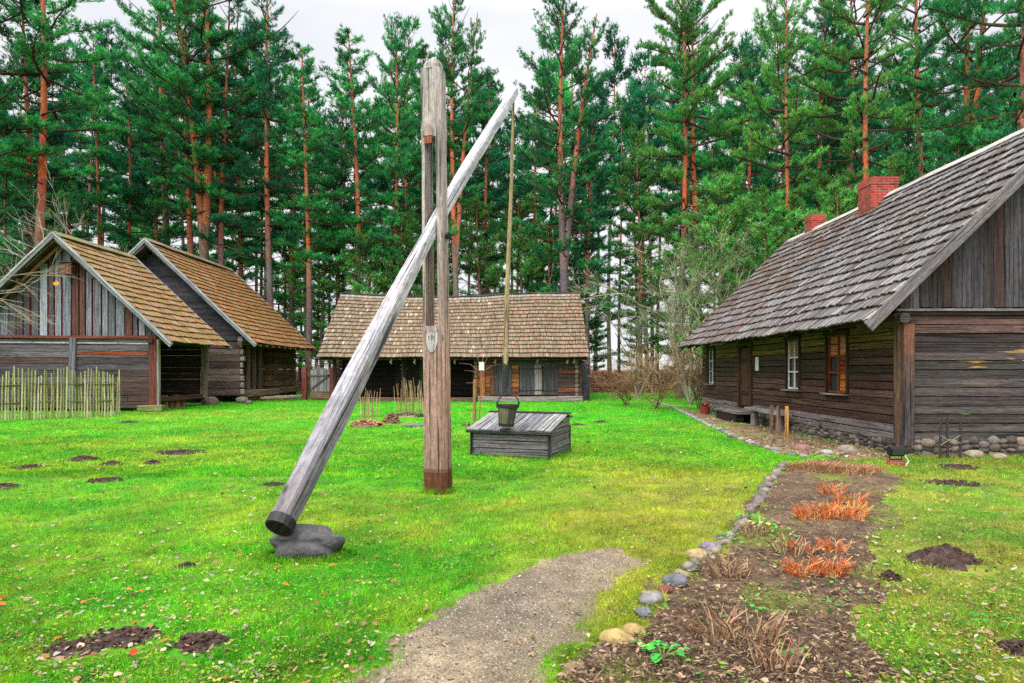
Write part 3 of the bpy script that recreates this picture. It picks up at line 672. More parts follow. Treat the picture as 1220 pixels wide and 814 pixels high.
def brickbox(mb, x, y, z0, z1, w, dpt, e=0):
    b0 = len(mb.v); w /= 2; dpt /= 2
    for z in (z0, z1):
        for a, b in ((-1, -1), (1, -1), (1, 1), (-1, 1)): mb.v.append((x+a*w, y+b*dpt, z))
    ls = [2*w, 2*dpt, 2*w, 2*dpt]; o = 0
    for i in range(4):
        j = (i+1) % 4; mb.face((b0+i, b0+j, b0+4+j, b0+4+i), [(o, z0), (o+ls[i], z0), (o+ls[i], z1), (o, z1)], (.4, .1, .08)); o += ls[i]
    mb.face((b0+4, b0+5, b0+6, b0+7), [(0, 0), (2*w, 0), (2*w, 2*dpt), (0, 2*dpt)], (.4, .1, .08)); mb.face((b0+3, b0+2, b0+1, b0), [(0, 0)]*4, (.4, .1, .08))
def chimney(px0, px1, ytop, D, dp):
    w = (px1-px0)/F*D*.70; x = (px0+px1)/2/F*D-610/F*D; zt = EYE+(HY-ytop)/F*D
    mb = MB(); brickbox(mb, x, D+dp/2, 5.2, zt-.22, w*.955, dp-.03); brickbox(mb, x, D+dp/2, zt-.22, zt-.075, w, dp); ch = mb.build('chimney', M['brick'], roof)
    mb = MB(); brickbox(mb, x, D+dp/2, zt-.075, zt, w*.97, dp-.02); mb.build('cap', M['brick'], ch)
    mb = MB(); mb.box((x, D+dp/2, zt+.006), w*.55, dp*.5, .012, S(20, 18, 18)); mb.build('flue', M['plain'], ch)
chimney(1030, 1079, 210, 19.3, .75); chimney(963, 988, 255, 24.0, .6)
# windows
def window(par, D0, D1, z0, z1, fcol, sashcol, panecols, grid=(2, 3)):
    x = HX-.01; mb = MB(); fw = .07
    mb.beam((x, D0-.02, z0-.02), (x, D0-.02, z1+.04), .06, fw, (0, 1, 0), fcol, .05); mb.beam((x, D1+.02, z0-.02), (x, D1+.02, z1+.04), .06, fw, (0, 1, 0), fcol, .05)
    mb.beam((x-.01, D0-.1, z1+.05), (x-.01, D1+.1, z1+.05), .07, .08, (0, 0, 1), fcol, .05); w = mb.build('window', M['wood'], par)
    mb = MB(); mb.beam((x-.05, D0-.08, z0-.04), (x-.05, D1+.08, z0-.04), .16, .035, (0, 0, 1), S(150, 140, 140), .1); mb.build('sill', M['wood'], w)
    mb = MB(); x2 = x+.05; a, b, c, d = D0+.02, D1-.02, z0+.01, z1-.01; t = .045
    for yy in np.linspace(a, b, grid[0]+1): mb.beam((x2, yy, c), (x2, yy, d), .04, t, (0, 1, 0), sashcol, .1)
    zz = [c, c+(d-c)*.34, c+(d-c)*.64, d]
    for z in zz: mb.beam((x2-.002, a, z), (x2-.002, b, z), .042, t, (0, 0, 1), sashcol, .1)
    mb.build('frame', M['pale'], w)
    mb = MB(); mb.box((x2+.05, (a+b)/2, (c+d)/2), .01, b-a, d-c, (.02, .02, .02)); mb.build('pane', M['glass'], w)
    for (i, j, cc) in panecols:
        mb = MB(); ya = a+(b-a)*i/grid[0]; yb = a+(b-a)*(i+1)/grid[0]; mb.box((x2+.02, (ya+yb)/2, (zz[j]+zz[j+1])/2), .008, yb-ya-.05, zz[j+1]-zz[j]-.05, cc); mb.build('pane_reflection', M['wood'], w)  # coloured panel painting a warm reflection into the pane
window(house, *wins[0], 1.12, 2.38, S(50, 40, 36), S(190, 190, 186), [])
window(house, *wins[1], 1.12, 2.38, S(56, 40, 34), S(225, 225, 222), [(0, 2, S(150, 120, 96)), (1, 2, S(170, 140, 110))])
window(house, *wins[2], 1.10, 2.38, S(60, 40, 34), S(120, 66, 36), [(0, 2, S(190, 130, 90)), (1, 2, S(180, 120, 84)), (0, 0, S(190, 110, 50)), (0, 1, S(130, 66, 34))])
mb = MB()
for i in range(5):
    y = door[0]+.06+(door[1]-door[0]-.12)*(i+.5)/5; mb.beam((HX+.02, y, .5), (HX+.02, y, 2.28), .05, .19, (0, 1, 0), vary(S(88, 58, 40), .25), .04)
for z in (.9, 1.9): mb.beam((HX-.02, door[0]+.1, z), (HX-.02, door[1]-.1, z), .03, .1, (0, 0, 1), S(60, 44, 36), .1)
dr = mb.build('door', M['wood'], house)
mb = MB(); x = HX-.02
for y in (door[0]+.0, door[1]): mb.beam((x, y, .42), (x, y, 2.42), .1, .1, (0, 1, 0), S(74, 56, 42), .05)
mb.beam((x-.01, door[0]-.1, 2.38), (x-.01, door[1]+.1, 2.38), .11, .1, (0, 0, 1), S(82, 66, 44), .05); mb.build('door_frame', M['wood'], dr)
mb = MB(); mb.tube([(HX-.07, door[1]-.2, 1.35), (HX-.1, door[1]-.2, 1.3), (HX-.07, door[1]-.2, 1.2)], .012, 6, S(60, 60, 64)); mb.build('handle', M['iron'], dr)
mb = MB(); mb.box((HX-.35, 21.2, .33), .6, 2.1, .07, S(130, 122, 118), .05); mb.box((HX-.5, 21.2, .15), .25, 1.9, .28, S(40, 34, 32)); mb.build('doorstep', M['wood'], house)
mb = MB(); mb.box((HX-.02, 20.15, 1.78), .012, .26, .40, S(222, 224, 220)); o = mb.build('notice', M['plain'], None); tag(o, 'white paper notice on the log wall right of the house door', 'notice')
mb = MB(); 
for i in range(6):
    y = 22.4-i*.22; mb.tube([(HX-.75, y, 2.42+U(-.02, .02)), (HX-.2, y+.05, 2.58)], .03, 6, vary(S(140, 126, 112), .2))
mb.build('rafter_ends', M['wood'], house)
# ============================================================ LEFT BARN A
AX0, AX1 = -21.0, -13.85; AD0, AD1 = 26.6, 31.2; ARX = -17.4; ARZ = 6.72; AEX = -13.0; AEZ = 2.66; AR0, AR1 = 25.9, 31.4
barnA = thing('cart_barn', 'nearest left barn with upright plank gable and mossy brown shingle roof', 'barn', (ARX, 28.8, 0))
def acol(k, n, s): return vary(random.choice([S(92, 88, 92), S(80, 72, 74), S(104, 100, 104), S(84, 66, 62)]), .2, .04)
mb = MB(); board_wall(mb, (AX0, AD0), (AX1-.1, AD0), .12, 2.82, 11, .10, acol, (), (0, -1, 0), joint=.6); C0 = mb.c
mb.build('wall', M['wood'], barnA)
mb = MB(); mb.beam((AX1-.3, AD0-.06, 2.62), (AX0, AD0-.06, 2.70), .04, .05, (0, 0, 1), S(186, 180, 178), .1); mb.beam((-16.9, AD0-.07, 2.28), (AX1-.3, AD0-.07, 2.22), .03, .12, (0, 0, 1), S(150, 72, 40), .1); mb.build('batten', M['wood'], barnA)
mb = MB(); mb.beam((-17.1, AD0-.08, .1), (-17.05, AD0-.08, 2.85), .26, .12, (0, 1, 0), S(112, 112, 120), .06, seg=3, jit=.008); mb.build('wall_post', M['wood'], barnA)
mb = MB(); mb.beam((AX1-.08, AD0-.03, .1), (AX1-.1, AD0-.03, 2.9), .3, .2, (0, 1, 0), S(112, 62, 50), .06, seg=4, jit=.006); mb.beam((AX1+.10, AD0-.02, .1), (AX1+.09, AD0-.02, 2.8), .07, .18, (0, 1, 0), S(170, 164, 158), .1); mb.build('corner_post', M['wood'], barnA)
mb = MB(); mb.beam((AX1-.6, AD0-.15, .10), (AX1+.35, AD0-.15, .12), .3, .26, (0, 0, 1), S(132, 140, 84), .12); mb.build('sill_log', M['wood'], barnA)
mb = MB(); board_wall(mb, (AX0, AD0), (AX0, AD1), .1, 2.8, 10, .1, acol, (), (-1, 0, 0)); mb.build('side_wall', M['wood'], barnA)
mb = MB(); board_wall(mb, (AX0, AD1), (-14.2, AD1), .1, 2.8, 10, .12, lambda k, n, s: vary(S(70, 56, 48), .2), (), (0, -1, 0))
board_wall(mb, (-16.2, AD0+.3), (-16.2, AD1), .1, 2.6, 10, .1, lambda k, n, s: vary(S(66, 54, 46), .2), (), (1, 0, 0)); mb.build('inner_backing_wall', M['wood'], barnA)
mb = MB(); mb.beam((-14.05, AD1-.1, .35), (-14.0, AD1-.1, 2.75), .26, .26, (0, 1, 0), S(140, 124, 116), .08, seg=7, jit=.03); mb.build('corner_logs', M['wood'], barnA)
mb = MB(); mb.beam((-14.1, AD0+.1, .42), (-14.1, AD1, .42), .16, .2, (0, 0, 1), S(90, 66, 54), .1); mb.beam((-14.0, AD0-.2, 2.72), (-14.0, AD1+.2, 2.72), .18, .18, (0, 0, 1), S(74, 62, 56), .1); mb.build('plate_beam', M['wood'], barnA)
mb = MB(); fzA = lambda x: AEZ+(ARZ-AEZ)/(AEX-ARX)*(AEX-x) if x > ARX else AEZ+(ARZ-AEZ)/(AEX-ARX)*(AEX-2*ARX+x)
plank_gable(mb, AX0-.0, AX1+.0, 2.95, lambda x: fzA(x)-.18, AD0+.0, .31, .04, lambda: vary(random.choice([S(134, 140, 150), S(114, 118, 128), S(160, 166, 174), S(90, 86, 92), S(134, 140, 150), S(98, 66, 58), S(104, 92, 92)]), .22), .055)
mb.build('gable', M['wood'], barnA)
mb = MB(); mb.prism([(AX0, AD0+.05, 2.9), (AX1, AD0+.05, 2.9), (ARX, AD0+.05, ARZ-.3)], .03, (0, 1, 0), S(140, 36, 20)); mb.build('gable_backing', M['wood'], barnA); mb = MB(); mb.prism([(AX0, AD1, 2.8), (AX1, AD1, 2.8), (ARX, AD1, ARZ-.3)], .05, (0, 1, 0), S(80, 74, 74)); mb.build('rear_gable', M['wood'], barnA)
mb = MB(); mb.beam((AX0, AD0-.06, 2.9), (AX1+.05, AD0-.06, 2.88), .14, .12, (0, 0, 1), S(120, 70, 54), .1, seg=4, jit=.01); mb.build('gable_sill', M['wood'], barnA)
mossc = [(194, 150, 102), (180, 138, 92), (200, 160, 116), (172, 138, 104), (164, 126, 84)]
def roof_pair(par, ridge_x, ridge_z, ex, ez, d0, d1, nc, bw, cols, mat, barge, ridge_col, sag=.06, both=True):
    mb = MB(); up1 = Vector((ridge_x-ex, 0, ridge_z-ez)); sl = up1.length; hw = ex-ridge_x
    f = lambda t, s: -sag*math.sin(math.pi*t)*(.4+.6*s)+.012*math.sin(t*23+s*7)
    cf = lambda k, n, s: vary(S(*random.choice(cols), .50), .16, .04) if random.random() > .04 else vary(S(186, 172, 150), .1)
    shakes(mb, (ex, d0, ez), (ex, d1, ez), up1.normalized(), sl, nc, bw, cf, .036, f, 1.45, .022, .06)
    shakes(mb, (2*ridge_x-ex, d0, ez), (2*ridge_x-ex, d1, ez), Vector((-up1.x, 0, up1.z)).normalized(), sl, nc, bw*2, cf, .024, f, 1.7, .03, .04)
    for sg in (1, -1):
        xe = ridge_x+sg*(abs(hw)-.3)
        P = [Vector((xe, d0+.05, ez+.13)), Vector((xe, d1-.05, ez+.13)), Vector((ridge_x, d1-.05, ridge_z-.14)), Vector((ridge_x, d0+.05, ridge_z-.14))]
        rect_slab(mb, *P, .05, S(74, 60, 46))
    rf = mb.build('roof', mat, par)
    for yy in (d0+.0, d1):
        m2 = MB()
        for sg in (1, -1):
            xe = ridge_x+sg*(abs(hw)+.08)
            m2.beam((xe, yy, ez-.12), (ridge_x, yy, ridge_z+.02), .06, .20, (0, 0, 1), barge, .03, seg=5, jit=.01)
            m2.beam((xe, yy-.04, ez-.05), (ridge_x-.0*sg, yy-.04, ridge_z+.10), .03, .07, (0, 0, 1), S(176, 180, 176), .03, seg=5, jit=.006)
        m2.build('bargeboard', M['wood'], rf)
    m2 = MB(); m2.beam((ridge_x-.1, d0-.05, ridge_z+.07), (ridge_x-.1, d1, ridge_z+.07), .24, .03, (-1, 0, 1.0), ridge_col, 0, seg=9, jit=.012); m2.beam((ridge_x+.1, d0-.05, ridge_z+.075), (ridge_x+.1, d1, ridge_z+.06), .24, .03, (1, 0, 1.0), ridge_col, 0, seg=9, jit=.012)
    m2.build('ridge_board', M['mossy'], rf)
    return rf
rf = roof_pair(barnA, ARX, ARZ, AEX, AEZ, AR0, AR1, 16, .09, mossc, M['mossy'], S(126, 132, 136), S(150, 148, 116))
mb = MB()
for x in (-20.2, -18.9, -16.0, -14.8): z = fzA(x)-.28; mb = MB(); mb.tube([(x, AR0+.15, z), (x, AD0+.1, z)], .07, 8, S(110, 92, 76)); mb.build('purlin_end', M['wood'], barnA)
mb = MB(); mb.beam((-17.4, AD0-.35, 6.35), (-21.4, AD0-.35, 2.65), .1, .12, (0, 0, 1), S(128, 92, 62), .1); mb.build('rafter', M['wood'], barnA)
# bird house
bh = thing('birdhouse', 'small brown wooden birdhouse hung on the left barn gable', 'birdhouse', (-17.15, AD0-.2, 5.5))
mb = MB(); mb.box((-17.15, AD0-.22, 5.5), .42, .3, .42, S(128, 84, 66), .02); mb.build('body', M['wood'], bh)
mb = MB(); mb.beam((-17.42, AD0-.25, 5.74), (-16.88, AD0-.25, 5.76), .42, .035, (0, 0, 1), S(96, 84, 78), .1); mb.build('roof', M['wood'], bh)
mb = MB(); mb.tube([(-17.15, AD0-.375, 5.58), (-17.15, AD0-.365, 5.58)], .04, 12, (.01, .01, .01)); mb.build('entrance_hole', M['plain'], bh)
# ============================================================ BARN B
BX1 = -13.5; BX0 = -22.0; BD0, BD1 = 34.0, 42.4; BRX, BRZ, BEX, BEZ = -17.75, 7.85, -12.45, 2.9; BR0, BR1 = 33.0, 43.2
barnB = thing('granary_barn', 'taller log barn behind the plank gabled one, with orange brown roof and open porch', 'barn', (BRX, 38, 0))
def bcol(k, n, s): return vary(random.choice([S(124, 106, 102), S(110, 88, 84), S(138, 118, 112), S(98, 82, 78)]), .18, .04)
mb = MB(); board_wall(mb, (BX0, BD0), (BX1, BD0), .35, 3.0, 8, .2, bcol, (), (0, -1, 0), ch=.2, joint=.2)
for k in range(8):
    z = .35+2.65/8*(k+.5); mb.beam((BX1, BD0, z), (BX1+U(.05, .2), BD0, z), .18, .27, (0, 0, 1), vary(S(170, 158, 148), .15), .2)
mb.build('wall', M['wood'], barnB)
fzB = lambda x: BRZ-(BRZ-BEZ)/(BEX-BRX)*abs(x-BRX)
mb = MB(); n = 17
for k in range(n):
    z = 3.05+(BRZ-3.3)/n*(k+.5); hw = (BEX-BRX)*(BRZ-.25-z)/(BRZ-BEZ)
    if hw > .1: mb.beam((BRX-hw, BD0-.02, z), (BRX+hw, BD0-.02+U(-.01, .01), z), .05, (BRZ-3.3)/n-.008, (0, 0, 1), vary(S(80, 78, 84), .2), .05)
mb.build('gable', M['wood'], barnB)
mb = MB(); mb.prism([(BX0, BD0+.04, 3.0), (BX1, BD0+.04, 3.0), (BRX, BD0+.04, BRZ-.4)], .03, (0, 1, 0), S(40, 34, 32)); mb.prism([(BX0, BD1, 3.0), (BX1, BD1, 3.0), (BRX, BD1, BRZ-.4)], .05, (0, 1, 0), S(80, 74, 74)); mb.build('gable_backing', M['wood'], barnB)
brn = lambda k, n, s: vary(random.choice([S(120, 92, 66), S(104, 76, 58), S(134, 104, 76)]), .18, .05)
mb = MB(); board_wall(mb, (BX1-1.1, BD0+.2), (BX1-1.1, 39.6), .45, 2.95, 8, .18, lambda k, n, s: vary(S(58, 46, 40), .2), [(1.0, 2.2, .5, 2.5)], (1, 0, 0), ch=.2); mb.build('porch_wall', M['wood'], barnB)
mb = MB(); board_wall(mb, (BX1, 38.6), (BX1, BD1), .35, 2.95, 8, .2, brn, (), (1, 0, 0), ch=.2, joint=0); board_wall(mb, (BX1-1.1, 38.5), (BX1, 38.5), .35, 2.95, 8, .2, brn, (), (0, -1, 0), ch=.2, joint=0); board_wall(mb, (BX0, BD1), (BX1, BD1), .35, 2.95, 8, .2, brn, (), (0, 1, 0), ch=.2); board_wall(mb, (BX0, BD0), (BX0, BD1), .35, 2.95, 8, .2, brn, (), (0, 1, 0), ch=.2)
mb.build('side_wall', M['wood'], barnB)
for y in (35.3, 36.1, 37.0): mb = MB(); mb.beam((BX1-.15, y, .5), (BX1-.15, y, 2.95), .2, .2, (0, 1, 0), vary(S(118, 100, 90), .15), .08, seg=3, jit=.01); mb.build('porch_post', M['wood'], barnB)
mb = MB()
for i in range(5): mb.beam((BX1-.95, 36.2+i*.24, .55), (BX1-.95, 36.2+i*.24, 2.5), .05, .22, (0, 1, 0), vary(S(96, 84, 80), .2), .05)
mb.build('door', M['wood'], barnB)
mb = MB(); mb.beam((BX1+.1, 34.6, .42), (BX1+.15, 38.6, .40), .4, .34, (0, 0, 1), S(150, 128, 104), .1, seg=3, jit=.01); mb.beam((BX1+.1, 38.7, .42), (BX1+.15, 42.3, .45), .35, .34, (0, 0, 1), S(140, 116, 92), .1); mb.beam((BX1-.5, 34.3, .5), (BX1-.5, 42, .5), .9, .12, (0, 0, 1), S(104, 84, 70), .1); mb.build('porch_sill', M['wood'], barnB)
mb = MB(); mb.beam((BX1+.25, BR0+.2, 2.92), (BX1+.25, BR1-.2, 2.92), .22, .2, (0, 0, 1), S(110, 88, 64), .15); mb.beam((BX1+.2, BD0-.6, 3.12), (BX1+.2, BD0+.3, 3.12), .24, .24, (0, 0, 1), S(150, 150, 152), .2)
for y in np.arange(33.6, 43, .9): mb.tube([(BX1, y, 3.2), (BEX+.12, y, BEZ-.12)], .06, 6, S(120, 98, 70))
mb.build('plate_beam', M['wood'], barnB)
mb = MB(); foundation(mb, (BX1, 34), (BX1, 42.4), -.05, .2, .5, (1, 0, 0), fc+[(170, 150, 130)]); mb.build('foundation', M['stone'], barnB, smooth=True)
roof_pair(barnB, BRX, BRZ, BEX, BEZ, BR0, BR1, 20, .09, [(186, 130, 76), (170, 116, 66), (196, 144, 90), (156, 112, 72)], M['mossy'], S(134, 140, 146), S(150, 140, 120), .1)
# ============================================================ BACK BARN C
CX0, CX1, CD0, CD1 = -9.25, 3.5, 35.0, 43.0; CRZ, CRD = 5.87, 39.0; CED, CEZ = 34.1, 2.2
barnC = thing('long_barn', 'low wide log barn with sagging brown shake roof at the back of the yard', 'barn', (-2.9, 39, 0))
ccol = lambda k, n, s: vary(random.choice([S(96, 80, 74), S(84, 66, 60), S(128, 74, 56), S(106, 92, 88)]) if s > 9.3 else random.choice([S(146, 96, 62), S(120, 82, 58), S(164, 104, 62)]), .2, .05)
SX = -1.95
mb = MB(); board_wall(mb, (SX, CD0), (CX1, CD0), .22, 2.35, 9, .18, lambda k, n, s: ccol(k, n, s+7.3), [(2.35-.05, 4.3, .3, 1.95)], (0, -1, 0), ch=.2, joint=.3)
for k in range(9):
    z = .22+2.13/9*(k+.5); mb.beam((CX1-.2, CD0-.2, z), (CX1-.2, CD0+.3, z), .16, .2, (0, 0, 1), vary(S(150, 130, 120), .2), .2); mb.beam((SX+.1, CD0-.25, z), (SX+.1, CD0+.3, z), .16, .2, (0, 0, 1), vary(S(150, 120, 96), .2), .2)
mb.build('wall', M['wood'], barnC)
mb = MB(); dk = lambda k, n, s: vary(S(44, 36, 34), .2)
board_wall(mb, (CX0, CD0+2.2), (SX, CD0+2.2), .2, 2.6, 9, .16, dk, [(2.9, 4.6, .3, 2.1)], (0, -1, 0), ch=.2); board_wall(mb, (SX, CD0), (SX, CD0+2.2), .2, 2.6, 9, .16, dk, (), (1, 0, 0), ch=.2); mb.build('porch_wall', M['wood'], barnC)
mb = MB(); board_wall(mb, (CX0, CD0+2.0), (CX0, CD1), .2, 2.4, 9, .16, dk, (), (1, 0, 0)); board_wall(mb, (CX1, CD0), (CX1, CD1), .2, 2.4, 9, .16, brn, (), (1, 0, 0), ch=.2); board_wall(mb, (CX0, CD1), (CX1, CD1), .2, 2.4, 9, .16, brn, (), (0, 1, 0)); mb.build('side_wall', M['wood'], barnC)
mb = MB(); mb.beam((SX+.45, CD0-.13, .25), (SX+.45, CD0-.13, 2.2), .24, .08, (0, 1, 0), S(176, 110, 62), .06); mb.beam((SX+.2, CD0-.14, .12), (CX1+.1, CD0-.14, .13), .2, .26, (0, 0, 1), S(160, 148, 144), .1, seg=4, jit=.02); mb.beam((CX0, CD0+.1, .1), (SX, CD0+.1, .1), .2, .2, (0, 0, 1), S(128, 96, 84), .1, seg=4, jit=.01); mb.build('sill_log', M['wood'], barnC)
for (x0, x1, cl, n) in [(.38, 1.55, (86, 84, 90), 6), (1.6, 2.35, (78, 76, 80), 4)]:
    mb = MB(); w = (x1-x0)/n
    for i in range(n):
        cc = S(*cl) if not (x0 < .5 and i in (4, 5)) else S(150, 138, 134)
        mb.beam((x0+w*(i+.5), CD0-.06, .33), (x0+w*(i+.5), CD0-.06, 1.9), w-.012, .05, (0, 1, 0), vary(cc, .15), .05)
    d_ = mb.build('door', M['wood'], barnC)
    mb = MB()
    for z in (.55, 1.65): mb.beam((x0, CD0-.10, z), (x1, CD0-.10, z+.02), .02, .05, (0, 0, 1), S(50, 46, 46), .1)
    mb.build('strap_hinge', M['iron'], d_)
# left leaf between px 585..
mb = MB()
for i in range(5): mb.beam((-1.02+.22*i, CD0-.13, .33), (-1.02+.22*i+.01, CD0-.13, 1.85), .2, .05, (0, 1, 0), vary(S(80, 78, 84) if i > 0 else S(120, 80, 60), .2), .05)
mb.build('shutter', M['wood'], barnC)
mb = MB()
for i, cc in enumerate([(52, 48, 46), (84, 80, 66), (56, 52, 50), (60, 56, 52), (98, 92, 72)]): mb.beam((-6.2+.33*i, CD0+2.05, .3), (-6.2+.33*i, CD0+2.05, 2.1), .3, .05, (0, 1, 0), S(*cc), .05)
mb.build('porch_door', M['wood'], barnC)
for x in (CX0+.15, -5.6): mb = MB(); mb.beam((x, CD0, .1), (x, CD0, 2.3), .16, .16, (0, 1, 0), S(64, 54, 50), .1); mb.build('porch_post', M['wood'], barnC)
mb = MB(); mb.beam((CX0-.2, CD0, 2.3), (CX1+.2, CD0, 2.3), .2, .2, (0, 0, 1), S(60, 50, 46), .15)
for x in np.arange(CX0+.5, CX1, 1.05): mb.beam((x, CD0+.3, 2.45), (x, CED+.1, CEZ-.06), .08, .1, (0, 0, 1), S(96, 80, 66), .1)
mb.build('plate_beam', M['wood'], barnC)
for px in (494, 542, 590, 640, 676, 684, 466):
    x = (px-610)/F*34.3; mb = MB(); mb.tube([(x, 34.25, 2.2), (x+.03, 34.25, 2.1), (x-.03, 34.25, 1.98), (x+.04, 34.25, 1.9)], [.02, .05, .06, .03], 7, vary(S(140, 126, 98), .2)); mb.build('eave_bracket', M['wood'], barnC)
mb = MB()
e0 = Vector((-9.75, CED, CEZ)); e1 = Vector((3.85, CED, CEZ)); upc = Vector((0, CRD-CED, CRZ-CEZ)); slc = upc.length
def sagC(t, s): return (.05*math.cos(t*7)-.12*math.sin(math.pi*min(1, t*1.4))*(1 if t < .71 else 0)+.10*max(0, t-.6))*s+.01*math.sin(t*40)
cc_ = lambda k, n, s: vary(S(*random.choice([(154, 136, 112), (148, 128, 104), (164, 144, 118), (142, 124, 102)] if k < n-1 else [(176, 172, 158), (168, 164, 150)]), .52), .12, .03) if random.random() > (.08 if s > 9 else .04) else vary(S(166, 122, 96) if s > 9 else S(186, 172, 152), .1)
shakes(mb, e0, e1, upc.normalized(), slc, 17, .085, cc_, .038, sagC, 1.4, .022, .07)
shakes(mb, Vector((-9.75, 2*CRD-CED, CEZ)), Vector((3.85, 2*CRD-CED, CEZ)), Vector((0, -(CRD-CED), CRZ-CEZ)).normalized(), slc, 17, .3, cc_, .026, sagC, 1.7, .02, .05)
for dd in (CED+.12, 2*CRD-CED-.12): rect_slab(mb, Vector((-9.7, dd, CEZ-.06)), Vector((3.8, dd, CEZ-.06)), Vector((3.8, CRD, CRZ-.25)), Vector((-9.7, CRD, CRZ-.25)), .05, S(70, 56, 46))
rfC = mb.build('roof', M['shake'], barnC)
mb = MB(); seg = 20; 
for k in range(seg):
    t0, t1 = k/seg, (k+1)/seg; mb.beam((-9.75+13.6*t0, CRD-.03, CRZ+sagC(t0, 1)+.07), (-9.75+13.6*t1, CRD-.03, CRZ+sagC(t1, 1)+.07), .16, .07, (0, 0, 1), vary(S(92, 84, 78), .15), .1)
mb.build('ridge_board', M['wood'], rfC)
mb = MB()
for x in (CX0, CX1): mb.prism([(x, CD0, 2.3), (x, CD1, 2.3), (x, CRD, CRZ-.3)], .08, (1, 0, 0), S(90, 74, 66))
mb.build('gable', M['wood'], barnC)
# ============================================================ WELL SWEEP
T = Vector((.303, .953, 0)).normalized(); N = Vector((.953, -.303, 0)).normalized()
PB = Vector((-.965, 8.95, 0))
ws = thing('well_post', 'tall forked wooden post carrying the long leaning beam', 'well post', PB)
def pc(z): return PB+Vector((-.07*z/5.6, 0, z))
def halfw(z): return .158-.020*z/5.6+.003*math.sin(z*4.1)+.002*math.sin(z*9.7)
def section(mb, z0, z1, n0, n1, tw, cols, seg=6, ch=.16):
    """n0..n1 fraction across N in [-1,1]"""
    for k in range(seg):
        za = z0+(z1-z0)*k/seg; zb = z0+(z1-z0)*(k+1)/seg
def post_piece(mb, z0, z1, a, b, ca, cb, colf, seg):
    """a,b: offsets along N as fraction of half width; ca/cb chamfer flags"""
    prof0 = []
    def ring(z):
        h = halfw(z); t = h*.90; c = pc(z); ch = h*.3; P = []
        A, B = a*h, b*h
        if ca: P += [(A, -t+ch), (A, t-ch), (A+ch, t)]
        else: P += [(A, -t), (A, t)]
        if cb: P += [(B-ch, t), (B, t-ch), (B, -t+ch), (B-ch, -t)]
        else: P += [(B, t), (B, -t)]
        if ca: P += [(A+ch, -t)]
        return [c+N*p[0]+T*p[1] for p in P]
    b0 = len(mb.v); n = None; uo = 3.0; vo = 0.0
    for k in range(seg+1):
        z = z0+(z1-z0)*k/seg; R = ring(z); n = len(R)
        mb.v += [tuple(p) for p in R]
    for k in range(seg):
        za = z0+(z1-z0)*k/seg; zb = z0+(z1-z0)*(k+1)/seg; c = colf((za+zb)/2)
        per = 0
        for i in range(n):
            j = (i+1) % n; A = b0+k*n; B = A+n; ln = (Vector(mb.v[A+i])-Vector(mb.v[A+j])).length
            mb.face((A+j, A+i, B+i, B+j), [(uo+zz, (Vector(mb.v[q])-PB).dot(N)+.8*(Vector(mb.v[q])-PB).dot(T)+7) for q, zz in ((A+j, za), (A+i, za), (B+i, zb), (B+j, zb))], c); per += ln
    mb.face(tuple(b0+i for i in range(n)), [(uo, vo+.02*i) for i in range(n)], colf(z0)); mb.face(tuple(b0+seg*n+i for i in range(n-1, -1, -1)), [(uo, vo+.02*i) for i in range(n)], colf(z1))
def lerp3(a, b, t): return tuple(a[i]+(b[i]-a[i])*t for i in range(3))
def pcol(z):
    if z < .26: return S(104, 64, 44)
    if z < .33: return S(126, 90, 70)
    k = [(.3, (150, 122, 108)), (1.2, (176, 142, 126)), (2.0, (180, 152, 140)), (3.2, (174, 160, 152)), (4.4, (180, 172, 168)), (5.7, (178, 172, 166))]
    for (z0, c0), (z1, c1) in zip(k[:-1], k[1:]):
        if z <= z1: return S(*lerp3(c0, c1, (z-z0)/(z1-z0)))
    return S(*k[-1][1])
zs0, zs1 = 2.06, 4.62
mb = MB(); post_piece(mb, -.1, zs0, -1, 1, 1, 1, pcol, 46)
post_piece(mb, zs1, 5.52, -1, 1, 1, 1, pcol, 14)
post_piece(mb, zs0, zs1, -1, -.56, 1, 0, pcol, 12); post_piece(mb, zs0, zs1, .56, 1, 0, 1, pcol, 12)
c0 = pc(5.52)   # rounded top
h = halfw(5.52)
mb.tube([c0+Vector((0, 0, -.01)), c0+Vector((0, 0, .06)), c0+Vector((0, 0, .12)), c0+Vector((0, 0, .155))], [h*1.0, h*.94, h*.68, h*.25], 14, S(176, 168, 158))
post = mb.build('post', M['pale'], ws)
mb = MB()  # carved front niche with arched hood
c = pc(4.62)-T*(halfw(4.6)*.90+.005)-N*.02
arch = [c+N*(.072*math.cos(t))+Vector((0, 0, .01+.155*math.sin(t)**.8)) for t in np.linspace(0, math.pi, 12)]
mb.prism(arch, .012, -T, S(168, 150, 140)); mb.prism([c+N*.055-Vector((0, 0, .09)), c+N*.055, c-N*.055, c-N*.055-Vector((0, 0, .09))], .012, -T, S(150, 88, 58)); mb.build('carved_niche', M['pale'], ws)
mb = MB()  # shield-shaped worn cut under the slot with carved digits
c = pc(1.98)-T*(halfw(2)*.90+.002)
sh = [c+N*a+Vector((0, 0, b)) for a, b in [(-.085, .10), (-.08, .0), (-.05, -.11), (-.02, -.15), (.02, -.15), (.05, -.11), (.08, 0), (.085, .10)]][::-1]
mb.prism(sh, .008, -T, S(196, 190, 190)); mb.prism([c+N*.07+Vector((0, 0, .09)), c+N*.09+Vector((0, 0, .19)), c-N*.09+Vector((0, 0, .19)), c-N*.07+Vector((0, 0, .09))][::-1], .007, -T, S(176, 160, 156)); pl = mb.build('number_patch', M['pale'], ws)
mb = MB(); q = c-T*.011
def stroke(a, b, x0, z0): mb.beam(q+N*(x0+a[0]*.022)+Vector((0, 0, z0+a[1]*.022)), q+N*(x0+b[0]*.022)+Vector((0, 0, z0+b[1]*.022)), .006, .003, T, S(70, 64, 66))
